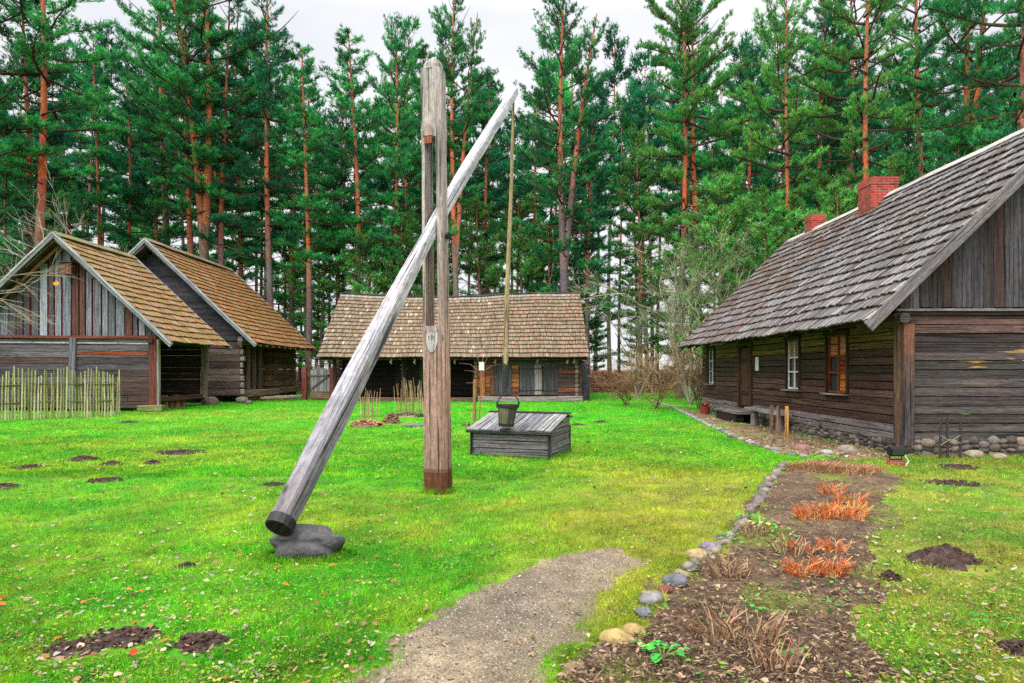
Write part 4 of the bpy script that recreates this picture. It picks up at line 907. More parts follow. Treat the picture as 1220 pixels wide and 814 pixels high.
for x0, st in ((-.045, [((0, 0), (0, 2))]), (-.016, [((0, 2), (1, 2)), ((1, 2), (1, 0)), ((1, 0), (0, 0)), ((0, 1), (1, 1))]), (.03, [((0, 0), (0, 2))])):
    for a, b in st: stroke(a, b, x0, .02)
mb.build('carved_number', M['plain'], pl)
mb = MB(); zc = 3.35; cx = pc(zc); mb.tube([cx-N*.19, cx+N*.20], .022, 8, S(40, 38, 40)); mb.tube([cx+N*.165, cx+N*.195], .045, 8, S(36, 34, 36)); mb.build('axle_pin', M['iron'], ws)
# sweep beam
sw = thing('sweep_beam', 'long grey hewn beam leaning through the forked post with its thick end on the boulder', 'beam', (-1.95, 5.8, .25))
P0 = Vector((-1.945, 5.72, .30)); P1 = Vector((.045, 12.0, 6.50)); Dv = (P1-P0).normalized(); sideN = N; upN = sideN.cross(Dv).normalized()
if upN.z < 0: upN = -upN
mb = MB(); prof = [(-1, -.72), (-1, .7), (-.7, 1), (.75, 1), (1, .7), (1, -.75), (.7, -1), (-.72, -1)]
key = [(0, .108, .108), (.05, .108, .108), (.12, .108, .112), (.25, .092, .106), (.38, .074, .094), (.46, .06, .086), (.50, .060, .092), (.56, .066, .092), (.75, .075, .085), (.9, .07, .08), (1, .062, .072)]
L = (P1-P0).length; b0 = len(mb.v); uo = 3.3; ts = np.linspace(0, 1, 34)
for t in ts:
    for (t0, a0, h0), (t1, a1, h1) in zip(key[:-1], key[1:]):
        if t0 <= t <= t1+1e-9: k = (t-t0)/(t1-t0); a = a0+(a1-a0)*k; hh = h0+(h1-h0)*k; break
    c = P0+(P1-P0)*float(t)+Vector((0, 0, .06*math.sin(math.pi*t)))+sideN*(.006*math.sin(t*9)-.07*math.sin(math.pi*t))
    rd = max(0, 1-t/.18)
    for i, (pa, pb) in enumerate(prof):
        an = math.atan2(pb, pa); ra, rb = math.cos(an)*1.04, math.sin(an)*1.04
        xa = pa*(1-rd)+ra*rd; xb = pb*(1-rd)+rb*rd
        mb.v.append(tuple(c+sideN*(xa*a*(1+U(-.02, .02)))+upN*(xb*hh*(1+U(-.04, .04)))))
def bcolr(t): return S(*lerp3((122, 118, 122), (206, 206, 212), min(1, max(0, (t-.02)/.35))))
n = 8
for k in range(len(ts)-1):
    for i in range(n):
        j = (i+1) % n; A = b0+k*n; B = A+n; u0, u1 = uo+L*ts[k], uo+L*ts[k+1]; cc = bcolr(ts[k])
        mb.face((A+i, A+j, B+j, B+i), [(u0, i*.09), (u0, i*.09+.09), (u1, i*.09+.09), (u1, i*.09)], cc)
mb.face(tuple(b0+i for i in range(n-1, -1, -1)), [(0, .01*i) for i in range(n)], S(60, 52, 50)); mb.face(tuple(b0+(len(ts)-1)*n+i for i in range(n)), [(0, .01*i) for i in range(n)], S(200, 198, 196))
mb.build('beam', M['pale'], sw)
mb = MB(); mb.tube([P0-Dv*.03, P0+Dv*.06], [.118, .12], 16, S(44, 40, 42)); mb.build('iron_band', M['iron'], sw)
mb = MB(); mb.tube([P0-Dv*.034, P0-Dv*.028], [.105, .107], 16, S(34, 28, 26)); mb.build('end_plug', M['wood'], sw)
# hanging pole
hp = thing('hanging_pole', 'thin wooden pole hanging from the beam tip down to the bucket', 'pole', (.0, 12.2, 1.6))
A = Vector((.025, 12.02, 6.36)); Bp = W(602, 441, 12.45)
mb = MB(); mb.tube([A, A+(Bp-A)*.3+Vector((.01, 0, 0)), A+(Bp-A)*.7+Vector((-.01, 0, 0)), Bp], [.02, .03, .042, .05], 8, S(168, 148, 112)); mb.build('pole', M['pale'], hp)
mb = MB(); mb.tube([P1+Vector((.0, 0, -.02)), P1+Vector((-.015, .0, -.12)), A+Vector((0, 0, -.1))], .012, 6, S(50, 48, 50)); mb.build('top_link', M['iron'], hp); mb = MB(); B2 = W(602, 468, 12.45)
mb.tube([Bp+Vector((0, 0, .28)), Bp, W(602, 462, 12.45)], [.058, .06, .05], 8, S(52, 50, 52)); mb.build('iron_fitting', M['iron'], hp)
mb = MB(); mb.tube([W(602, 461, 12.45), B2], .012, 6, S(40, 38, 40)); mb.tube([B2+Vector((.03*math.cos(t), 0, .03*math.sin(t))) for t in np.linspace(0, 6.28, 9)], .008, 5, S(40, 38, 40)); mb.build('hook', M['iron'], hp)
# bucket
bc = W(603, 508, 12.4); bk = thing('bucket', 'dark iron bound wooden bucket standing on the well cover', 'bucket', bc)
ax_ = Vector((.08, 0, 1)).normalized()
mb = MB(); n = 18; hB = .40
for i in range(n):
    t0, t1 = 2*math.pi*i/n, 2*math.pi*(i+1)/n; r0, r1 = .135, .185; P = []
    cc = vary(S(92, 92, 74), .25)
    o1 = [bc+Vector((math.cos(t)*r, math.sin(t)*r, 0))+ax_*z for (t, r, z) in ((t0, r0, 0), (t1, r0, 0), (t1, r1, hB), (t0, r1, hB))]
    i1 = [bc+Vector((math.cos(t)*r, math.sin(t)*r, 0))+ax_*z for (t, r, z) in ((t0, r0-.02, 0.02), (t1, r0-.02, 0.02), (t1, r1-.02, hB), (t0, r1-.02, hB))]
    b0 = len(mb.v); mb.v += [tuple(p) for p in o1+i1]; U4 = [(0, i*.05), (0, i*.05+.05), (hB, i*.05+.05), (hB, i*.05)]
    mb.face((b0, b0+1, b0+2, b0+3), U4, cc); mb.face((b0+7, b0+6, b0+5, b0+4), U4, tuple(x*.6 for x in cc)); mb.face((b0+3, b0+2, b0+6, b0+7), U4, cc)
mb.tube([bc+ax_*.01, bc+ax_*.03], [.133, .135], 18, S(60, 56, 48)); mb.build('staves', M['wood'], bk)
mb = MB()
for z, w_ in ((.005, .05), (.33, .06)):
    r0 = .135+.05*z/hB+.003; m_ = 18
    mb.tube([bc+ax_*z, bc+ax_*(z+.001), bc+ax_*(z+w_), bc+ax_*(z+w_+.001)], [r0-.01, r0+.003, r0+.05*w_/hB+.003, r0-.005], 18, S(44, 46, 44), cap=False); mb.build('hoop', M['iron'], bk); mb = MB()
mb = MB(); mb.tube([bc+ax_*(hB+.19*math.sin(t)**.9 if math.sin(t) > 0 else hB)+Vector((.19*math.cos(t), 0, 0)) for t in np.linspace(0, math.pi, 15)], .010, 6, S(42, 40, 42))
for s in (-1, 1): mb.tube([bc+ax_*(hB-.06)+Vector((s*.19, 0, 0)), bc+ax_*(hB+.05)+Vector((s*.195, 0, 0))], .018, 6, S(42, 40, 42))
mb.build('handle', M['iron'], bk)
# well box
wl = thing('well_box', 'low grey plank well box with a sloping board cover', 'well', (.2, 13.2, 0))
a0 = Vector((-.724, 12.8, 0)); fx = Vector((1.388, -.53, 0)); fl = fx.length; fx /= fl; sy = Vector((.453, 1.28, 0)); sd = sy.length; sy /= sd
def wp(u, v, z): return a0+fx*u+sy*v+Vector((0, 0, z))
for (u0, v0, u1, v1, out) in ((0, 0, fl, 0, -sy), (fl, 0, fl, sd, fx), (0, 0, 0, sd, -fx), (0, sd, fl, sd, sy)):
    mb = MB(); p0 = wp(u0, v0, 0); p1 = wp(u1, v1, 0)
    nn = 3 if v1 == v0 and v0 == 0 else 4
    zt = .44 if nn == 3 else .5
    for k in range(nn):
        H = zt/nn; z = H*(k+.5)+.005
        ex = fx*.04 if u0 != u1 else Vector((0, 0, 0))
        mb.beam(p0-ex+Vector((0, 0, z))+Vector(out)*U(-.012, .012), p1+ex+Vector((0, 0, z+U(-.01, .01))), .06, H-.016, (0, 0, 1), vary(S(122, 122, 122), .2, .03), .08, seg=3, jit=.005)
    if u0 == u1:  # gable boards
        for k in range(2):
            z = .5+.09*(k+.5); vv0 = sd*(.22+.40*k); mb.beam(wp(u0, vv0, z), wp(u0, sd, z), .05, .085, (0, 0, 1), vary(S(132, 130, 126), .15), .05)
    mb.build('side', M['wood'], wl)
mb = MB()
for u, v in ((-.02, -.03), (fl+.02, -.03), (fl+.02, sd), (-.02, sd)): mb = MB(); mb.beam(wp(u, v, 0), wp(u, v, .5), .06, .06, (0, 1, 0), S(52, 50, 50), .1); mb.build('corner_post', M['wood'], wl)
mb = MB(); rv = sd*.80; nb = 12; rz_ = .735; ezf = .50
for i in range(nb):
    u = -.09+(fl+.16)*(i+.5)/nb; w_ = (fl+.16)/nb
    mb.beam(wp(u, -.13+U(-.02, .02), ezf+U(-.006, .006)), wp(u, rv, rz_), w_-.014, .03, Vector((0, 0, 1))-sy*.3, vary(random.choice([S(132, 134, 134), S(114, 116, 118), S(148, 148, 144)]), .15, .02), .06, jit=.003, seg=2)
    mb.beam(wp(u, rv, rz_), wp(u, sd+.14, .665), w_-.012, .03, Vector((0, 0, 1))+sy*.3, vary(S(124, 126, 126), .2, .02), .06)
cv = mb.build('cover', M['wood'], wl)
mb = MB(); mb.beam(wp(-.10, rv, rz_+.03), wp(fl+.12, rv, rz_+.03), .09, .03, (0, 0, 1), S(70, 68, 66), .1, seg=4, jit=.006); mb.beam(wp(-.09, -.12, ezf-.035), wp(fl+.08, -.12, ezf-.035), .05, .05, (0, 0, 1), S(60, 60, 60), .1); mb.build('batten', M['wood'], cv)
o = rock('loose_stone', *G(570, 543), .11, .08, .06, (100, 116, 90), 9, 2); tag(o, 'mossy stone at the left foot of the well box', 'stone')
# ============================================================ fences, stakes, small things
fn = thing('stick_fence', 'low fence of upright lichen covered sticks before the left barn', 'fence', (-15, 22.5, 0))
FA = Vector((-17.6, 20.2, 0)); FB = Vector((-13.75, 23.9, 0))
for i in range(62):
    t = i/61; p = FA+(FB-FA)*t; h = U(1.45, 1.7)+.1*math.sin(i*.5); ln = U(-.04, .04); b = ghf(p.x, p.y)
    mb = MB(); mb.tube([p+Vector((U(-.02, .02), 0, b-.05)), p+Vector((ln*.5+U(-.015, .015), U(-.03, .03), h*.5)), p+Vector((ln, U(-.03, .03), h))], [.03, .026, .018], 6, vary(random.choice([S(184, 190, 130), S(166, 178, 104), S(200, 200, 156), S(150, 156, 100)]), .18))
    mb.build('picket', M['wood'], fn)
for z in (.55, 1.12):
    mb = MB(); mb.tube([FA+(FB-FA)*t+Vector((0, .03*math.sin(t*40), z+.02*math.sin(t*13))) for t in np.linspace(-.01, 1.01, 26)], .03, 6, S(96, 104, 60)); mb.build('rail', M['wood'], fn)
gt = thing('yard_gate', 'pale grey plank gate with a brace between two reddish posts', 'gate', (-10.2, 36.5, 0))
mb = MB(); gx0, gx1 = (370-610)/F*36.5, (393-610)/F*36.5
for i in range(6): 
    x = gx0+(gx1-gx0)*(i+.5)/6; mb.beam((x, 36.5, .45), (x, 36.5, 1.75-.3*abs(i-2)/6+U(-.05, .05)), (gx1-gx0)/6-.01, .04, (0, 1, 0), vary(S(150, 148, 144), .15), .05)
mb.build('board_panel', M['wood'], gt)
mb = MB(); mb.beam((gx0, 36.45, .55), (gx1, 36.45, 1.35), .03, .09, (0, 0, 1), S(90, 86, 88), .1); mb.beam((gx0, 36.45, 1.3), (gx1, 36.45, 1.32), .03, .08, (0, 0, 1), S(100, 96, 96), .1); mb.build('brace', M['wood'], gt)
mb = MB(); mb.beam((gx0, 36.5, .22), (gx1, 36.5, .22), .12, .36, (0, 0, 1), S(138, 112, 86), .1); mb.build('threshold', M['wood'], gt)
for px in (363, 397): x = (px-610)/F*36.4; mb = MB(); mb.beam((x, 36.4, -.05), (x, 36.4, 1.75), .3 if px > 380 else .24, .24, (0, 1, 0), S(130, 70, 58), .08, seg=3, jit=.01); mb.build('gate_post', M['wood'], gt)
mb = MB()
sh = thing('brush_heap', 'mossy heap of thin brush leaning behind the pale gate', 'brush heap', (-10.3, 37.6, 0))
for i in range(420):
    x = U(-11.2, -9.4); z = U(.3, 2.2); mb.tube([(x, 37.6+U(-.4, .4), z), (x+U(-.4, .4), 37.6+U(-.4, .4), z+U(-.12, .25))], .012, 3, vary(S(128, 112, 60), .35), cap=False)
mb.build('brush', M['twig'], sh)
# firewood stumps in the left barn
for i, (px, py, cl) in enumerate([(208, 487, (176, 132, 92)), (215, 489, (120, 90, 70)), (221, 488, (170, 120, 80)), (228, 489, (140, 106, 84))]):
    x = -13.75+i*.33; y = 28.0+i*.5; x = -14.25; mb = MB(); mb.tube([(x, y, -.02), (x, y, .55-.05*(i % 2))], [.14, .13], 10, S(*cl)); o = mb.build('firewood_log', M['wood'], loc=(x, y, 0)); tag(o, ['short tan log standing at the left end under the left barn eave', 'dark short log standing second from the left barn corner', 'orange brown log standing third in the open left barn bay', 'brown log standing nearest the rear corner of the open bay'][i], 'log', 'short logs standing under the left barn')
for i, (px, py, w, cl, lab) in enumerate([(250, 482, 26, (150, 120, 100), 'round brown stone under the left barn rear corner'), (288, 480, 22, (168, 150, 120), 'pale stone under the front end of the porch beam'), (296, 481, 12, (140, 130, 120), 'small stone right beside the pale porch stone'), (332, 476, 16, (190, 160, 140), 'pinkish stone among the slabs by the porch'), (346, 475, 14, (180, 174, 166), 'white stone right of the pinkish porch stone')]):
    x, y = G(px, py); s = w/2*y/F; tag(rock('foot_stone', x, y, s, s*.7, s*.55, cl, 20+i, 2), lab, 'stone')
mb = MB(); x, y = G(336, 478); mb.beam((x-.9, y-.3, .18), (x+.5, y+1.8, .2), .35, .12, (0, 0, 1), S(196, 172, 150), .1); o = mb.build('plank_step', M['wood'], loc=(x, y, 0)); tag(o, 'pale flat plank lying on stones by the porch of the taller barn', 'plank')
# bench by the house
bn = thing('bench', 'rough plank bench on two stump legs against the log house', 'bench', (6.9, 18.6, 0))
mb = MB(); mb.beam((6.92, 17.3, .47), (6.95, 19.9, .49), .34, .07, (0, 0, 1), S(140, 134, 132), .1, seg=3, jit=.006); mb.build('seat', M['wood'], bn)
for y in (17.65, 19.5): mb = MB(); mb.tube([(6.93, y, -.03), (6.93, y, .44)], [.12, .10], 10, S(118, 112, 112)); mb.build('leg', M['wood'], bn)
for (px, py, ht, cl, lab) in [(919, 519, 36, (122, 100, 84), 'thin dark stake, left of three before the bench'), (927, 522, 38, (150, 118, 90), 'brown stake, middle of three before the bench'), (937, 526, 42, (206, 150, 76), 'bright yellow wooden stake, right of three before the bench')]:
    x, y = G(px, py); mb = MB(); mb.beam((x, y, -.1), (x+.01, y, ht/F*y), .07, .05, (0, 1, 0), S(*cl), .05); o = mb.build('stake', M['wood'], loc=(x, y, 0)); tag(o, lab, 'stake', 'stakes in the house border')
sk = thing('tied_stakes', 'three short dark stakes tied with wire before the house gable', 'stakes', (7.9, 12.3, 0))
for px, t in ((1120, .72), (1129, .76), (1144, .74)): x = (px-610)/F*12.3; mb = MB(); mb.tube([(x, 12.3, -.08), (x+U(-.02, .02), 12.3, t)], [.026, .022], 7, S(70, 62, 62)); mb.build('stake', M['wood'], sk)
mb = MB(); xa, xb = (1120-610)/F*12.28, (1144-610)/F*12.28; mb.tube([(xa, 12.27, .42), ((xa+xb)/2, 12.27, .32), (xb, 12.27, .43)], .008, 5, S(150, 140, 120)); mb.tube([(xa, 12.26, .25), ((xa+xb)/2, 12.27, .36), (xb, 12.27, .28)], .008, 5, S(150, 140, 120)); mb.build('wire', M['plain'], sk)
x, y = G(1067, 556); fl_ = thing('floodlight', 'small black floodlight on a red brick in the grass by the house corner', 'floodlight', (x, y, 0))
mb = MB(); mb.beam((x-.12, y-.02, .26), (x+.12, y-.02, .26), .12, .15, (0, -.4, 1), S(38, 38, 44), .1); mb.build('lamp_head', M['iron'], fl_)
mb = MB(); mb.beam((x-.10, y-.088, .25), (x+.10, y-.088, .25), .006, .11, (0, -.4, 1), S(86, 92, 104), 0); mb.build('lens', M['glass'], fl_)
mb = MB(); mb.tube([(x-.1, y, .12), (x-.1, y, .26)], .01, 5, S(36, 36, 40)); mb.tube([(x+.1, y, .12), (x+.1, y, .26)], .01, 5, S(36, 36, 40)); mb.tube([(x-.1, y, .12), (x+.1, y, .12)], .012, 5, S(36, 36, 40)); mb.tube([(x+.12, y-.05, .2), (x+.16, y-.1, .1), (x+.08, y-.14, .02)], .008, 5, S(220, 216, 210)); mb.build('bracket', M['iron'], fl_)
mb = MB(); brickbox(mb, x, y, -.02, .11, .24, .14); o = mb.build('brick', M['brick'], loc=(x, y, 0)); tag(o, 'loose red brick under the black floodlight', 'brick')
x, y = G(838, 490); pt = thing('plant_pot', 'small red brown pot with a dry plant beside the house border', 'flower pot', (6.9, 24.4, 0))
mb = MB(); mb.tube([(6.9, 24.4, 0), (6.9, 24.4, .28)], [.13, .2], 12, S(150, 60, 44)); mb.build('pot', M['plain'], pt)
mb = MB()
for i in range(50): a = U(0, 6.28); mb.tube([(6.9, 24.4, .25), (6.9+math.cos(a)*.15, 24.4+math.sin(a)*.15, .35+U(0, .12))], .012, 3, vary(S(140, 60, 46), .3), cap=False)
mb.build('plant', M['twig'], pt)
# back rail fence
rf_ = thing('rail_fence', 'dark post and rail fence at the forest edge between barn and house', 'fence', (8, 52, 0))
for px in (700, 745, 790, 655, 835): x = (px-610)/F*52; z = ghf(x, 52); mb = MB(); mb.beam((x, 52, z-.1), (x, 52, z+.85), .16 if px == 745 else .1, .12, (0, 1, 0), S(50, 42, 40), .1); mb.build('post', M['wood'], rf_)
for z in (.3, .72): mb = MB(); mb.tube([((px-610)/F*52, 51.93, z+ghf((px-610)/F*52, 52)+U(-.04, .04)) for px in (650, 700, 745, 790, 840)], .04, 6, S(74, 60, 52)); mb.build('rail', M['wood'], rf_)
x, y = (697-610)/F*36.5, 36.5; mb = MB(); mb.beam((x, y, -.1), (x, y, 1.9), .5, .2, (0, 1, 0), S(88, 88, 94), .1); o = mb.build('board_post', M['wood'], loc=(x, y, 0)); tag(o, 'broad dark grey post right of the long barn', 'post')
# stake and sapling in the yard
x, y = G(565, 502); mb = MB(); mb.tube([(x, y, -.1), (x+.02, y, 1.3)], [.06, .05], 8, S(170, 128, 84)); o = mb.build('sapling_stake', M['wood'], loc=(x, y, 0)); tag(o, 'single tan stake standing behind the well box', 'stake')
sp = thing('sapling', 'young leafless grafted tree with a white tag near the tan stake', 'young tree', (x+.15, y, 0))
mb = MB(); X0 = x+.15; mb.tube([(X0, y, -.05), (X0+.05, y, .8), (X0+.1, y, 1.5)], [.018, .015, .012], 5, S(150, 96, 76))
for (dx, dz, b) in ((-.55, .15, 1.45), (-.7, .35, 1.5), (.6, .3, 1.5), (.35, .55, 1.55), (-.25, .55, 1.55), (.1, .6, 1.6), (-.5, -.0, 1.2), (.45, .1, 1.3)):
    mb.tube([(X0+.08, y, b), (X0+.08+dx*.5, y+U(-.1, .1), b+dz*.8), (X0+.08+dx, y+U(-.2, .2), b+dz*.9)], [.01, .007, .004], 4, S(170, 120, 104))
mb.build('branches', M['twig'], sp)
mb = MB(); mb.box((X0+.08, y-.03, 1.72), .16, .02, .26, S(226, 226, 224)); mb.build('tag', M['plain'], sp)
def stalks(name, label, cat, x, y, n, rx, ry, h0, h1, r, cols, group=None, lean=.25, mat='twig'):
    t = thing(name, label, cat, (x, y, ghf(x, y)), group); mb = MB()
    for i in range(n):
        a = U(0, 6.28); q = math.sqrt(U(0, 1)); px, py = x+math.cos(a)*rx*q, y+math.sin(a)*ry*q; h = U(h0, h1); lx, ly = U(-lean, lean)*h, U(-lean, lean)*h
        z = ghf(px, py)
        mb.tube([(px, py, z), (px+lx*.4, py+ly*.4, z+h*.55), (px+lx, py+ly, z+h)], [r, r*.8, r*.5], 4, vary(S(*random.choice(cols)), .25, .06), cap=False)
    mb.build('stalks', M[mat], t); return t
DRY = [(190, 160, 110), (160, 120, 90), (130, 90, 70), (200, 176, 130)]
for px, py, n, w, h, lab in [(440, 497, 22, .45, 1.0, 'clump of thin dry stalks left of the post before the long barn'), (487, 492, 34, .55, 1.35, 'taller clump of dry stalks against the barn porch'), (508, 490, 18, .4, 1.2, 'dry stalks partly hidden behind the well post')]:
    x, y = G(px, py); stalks('dry_stalks', lab, 'dry plant', x, y, n, w, .4, h*.5, h, .012, DRY, 'dry stalks in the yard', .12)
# wood chip and earth heaps before the long barn
def heap(name, px, py, wpx, h, cols, lab, cat, n=160, s=.05):
    x, y = G(px, py); r = wpx/2*y/F; mb = MB()
    for i in range(n):
        a = U(0, 6.28); q = math.sqrt(U(0, 1)); cx, cy = x+math.cos(a)*r*q, y+math.sin(a)*r*.6*q; z = h*(1-q*q)+.01; b = U(0, 6.28); L = s*U(.6, 1.6)
        mb.beam((cx-math.cos(b)*L, cy-math.sin(b)*L, z+U(-.02, .02)), (cx+math.cos(b)*L, cy+math.sin(b)*L, z+U(0, .05)), L*.7, .02, (0, 0, 1), vary(S(*random.choice(cols)), .2, .05), 0)
    mb.tube([(x, y, -.02), (x, y, h*.55), (x, y, h*.8)], [r*.85, r*.55, r*.1], 14, S(*cols[-1]), jit=.12)
    tag(mb.build(name, M['plain'], loc=(x, y, 0)), lab, cat)
heap('wood_chips', 437, 508, 42, .16, [(206, 150, 116), (186, 120, 88), (214, 176, 146), (120, 92, 70)], 'pile of orange pink wood chips on the lawn left of the post', 'wood chips', 240)
heap('wood_chips', 466, 504, 20, .26, [(196, 150, 126), (160, 124, 104), (110, 84, 66)], 'small pointed chip pile right of the orange one', 'wood chips', 120)
heap('earth_heap', 487, 497, 44, .12, [(110, 88, 72), (80, 62, 52), (140, 120, 100)], 'flat heap of dark earth and twigs behind the chip piles', 'earth heap', 150)
heap('earth_heap', 575, 508, 50, .05, [(140, 118, 108), (110, 92, 84), (96, 78, 70)], 'bare brown earth patch left of the well box', 'earth heap', 200, .04)
x, y = G(496, 508); mb = MB(); mb.box((x, y, .03), .75, .45, .05, S(110, 116, 128), .1, .1); tag(mb.build('slab', M['stone'], loc=(x, y, 0)), 'flat blue grey slab lying left of the post', 'slab')
# ---- bed plants
def tuft_plant(name, label, cat, px, py, n, wpx, h, cols, group=None):
    x, y = G(px, py); rx = wpx/2*y/F; t = thing(name, label, cat, (x, y, ghf(x, y)), group); mb = MB()
    for i in range(n):
        a = U(0, 6.28); q = U(.1, 1)**.6; qx, qy = x+math.cos(a)*rx*q, y+math.sin(a)*rx*.75*q; hh = h*U(.2, 1.15); z = float(soil_h(qx, qy))-.01
        mb.tube([(qx, qy, z), (qx+math.cos(a)*hh*.25+U(-.02, .02), qy+U(-.02, .02), z+hh*.6), (qx+math.cos(a)*hh*.6+U(-.05, .05), qy+math.sin(a)*hh*.4+U(-.05, .05), z+hh)], [.0045, .004, .002], 3, vary(S(*random.choice(cols)), .25, .08), cap=False)
    mb.build('shoots', M['twig'], t)
OR = [(226, 124, 60), (214, 104, 46), (236, 156, 88), (190, 90, 50), (206, 160, 110), (170, 120, 84)]
for px, py, n, w, h, lab in [(991, 592, 150, 30, .16, 'small bright orange grass tuft, farthest of the orange tufts'), (973, 622, 330, 50, .15, 'broad orange tuft left in the far group'), (1003, 622, 380, 56, .16, 'densest orange tuft right in the far group'), (1015, 606, 150, 34, .15, 'orange tuft behind the densest one'),
        (955, 688, 200, 36, .13, 'red orange tuft left in the near group'), (990, 688, 220, 36, .14, 'red orange tuft right in the near group'), (993, 662, 110, 30, .12, 'faded orange tuft behind the near right one'), (958, 663, 110, 30, .12, 'brownish orange tuft behind the near left one')]:
    tuft_plant('orange_grass_tuft', lab, 'plant', px, py, int(n*.7), w, h*.9, OR if n > 160 else OR+[(150, 100, 70)], 'orange tufts in the flower bed')
BRN = [(170, 140, 104), (140, 100, 76), (110, 74, 56), (190, 160, 120)]
for px, py, n, w, h, lab in [(870, 690, 70, 46, .16, 'brown cut stems in the bed beside the slate blue stone'), (900, 640, 60, 40, .14, 'reddish dry stems among the green leaves near the border'), (893, 770, 70, 60, .2, 'pale cut stems in the near middle of the bed'), (850, 768, 45, 40, .2, 'pale cut stems near the yellow border stones'), (940, 665, 60, 36, .14, 'brown dry stems left of the near orange tufts'), (925, 805, 50, 50, .16, 'dry twigs at the bottom edge of the bed')]:
    tuft_plant('cut_stems', lab, 'dry plant', px, py, n, w, h, BRN, 'cut back stems in the flower bed')
for px, py, n, w, lab in [(965, 560, 600, 74, 'left part of the faded brown ground cover at the bed top'), (1010, 565, 600, 80, 'right part of the faded brown ground cover at the bed top')]:
    tuft_plant('faded_groundcover', lab, 'dry plant', px, py, n, w, .11, [(176, 130, 90), (150, 104, 70), (190, 150, 104), (140, 90, 64)])
def leafy(px, py, n, s, lab, yel=.1):
    x, y = G(px, py); z = float(soil_h(x, y)); t = thing('leafy_plant', lab, 'plant', (x, y, z), 'green leafy plants in the flower bed'); mb = MB()
    for i in range(n):
        a = U(0, 6.28); d = Vector((math.cos(a), math.sin(a), 0)); R = s*U(.3, 1); b = Vector((x, y, z)); c = b+d*R+Vector((0, 0, s*U(.25, .7))); l = s*U(.35, .5)
        mb.tube([b, b+(c-b)*.6+Vector((0, 0, .01)), c], .003, 3, S(110, 140, 60), cap=False)
        sd_ = Vector((-d.y, d.x, 0)); cc = vary(S(60, 160, 60) if random.random() > yel else S(220, 200, 50), .2)
        b0 = len(mb.v); P = [c, c+d*l*.35+sd_*l*.42+Vector((0, 0, .15*l)), c+d*l*.8+sd_*l*.35+Vector((0, 0, .05*l)), c+d*l*1.1-Vector((0, 0, .1*l)), c+d*l*.8-sd_*l*.35+Vector((0, 0, .05*l)), c+d*l*.35-sd_*l*.42+Vector((0, 0, .15*l))]
        mb.v += [tuple(p) for p in P]; mb.face(tuple(range(b0, b0+6)), [(0, 0)]*6, cc)
    mb.build('leaves', M['plain'], t)
for a in [(790, 797, 28, .11, 'green leafy plant with a yellow leaf at the bottom of the bed near the stones', .08), (897, 735, 9, .07, 'small green sprout in the middle of the bed', .1), (868, 648, 14, .12, 'green leafy plant next to the purple grey stone', .1), (888, 622, 16, .13, 'green leafy plant halfway up the stone border', .1), (910, 633, 16, .12, 'leafy plant with yellow tips right of the border ones', .3), (917, 640, 10, .09, 'small green plant between the border and the orange tufts', .05), (1180, 740, 14, .1, 'low green weed rosette on the right lawn', 0), (760, 700+45, 1, .02, 'single tiny leaf near the border', 0)][:-1]: leafy(*a)
# lone tall stem near path
# ============================================================ TREES
def tufts_to_mesh(C, A, size, wd, nb, cols, seed):
    r = np.random.default_rng(seed); n = len(C)
    C = np.repeat(C, nb, 0); A = np.repeat(A, nb, 0); cl = np.repeat(cols, nb, 0); m = len(C)
    d = A*1.0+r.normal(0, .62, (m, 3)); d[:, 2] += .12; d /= np.linalg.norm(d, axis=1)[:, None]
    s = r.normal(0, 1, (m, 3)); s -= (s*d).sum(1)[:, None]*d; s /= np.linalg.norm(s, axis=1)[:, None]
    L = size*(.6+.8*r.random(m)); w = wd*(.6+.8*r.random(m)); C = C+r.normal(0, size*.22, (m, 3))
    V = np.stack([C-s*w[:, None]/2, C+s*w[:, None]/2, C+d*L[:, None]], 1).reshape(-1, 3)
    k = (.65+.7*r.random(m))[:, None]; cc = np.repeat(cl*k, 3, 0)
    return V, np.arange(len(V)).reshape(-1, 3), cc
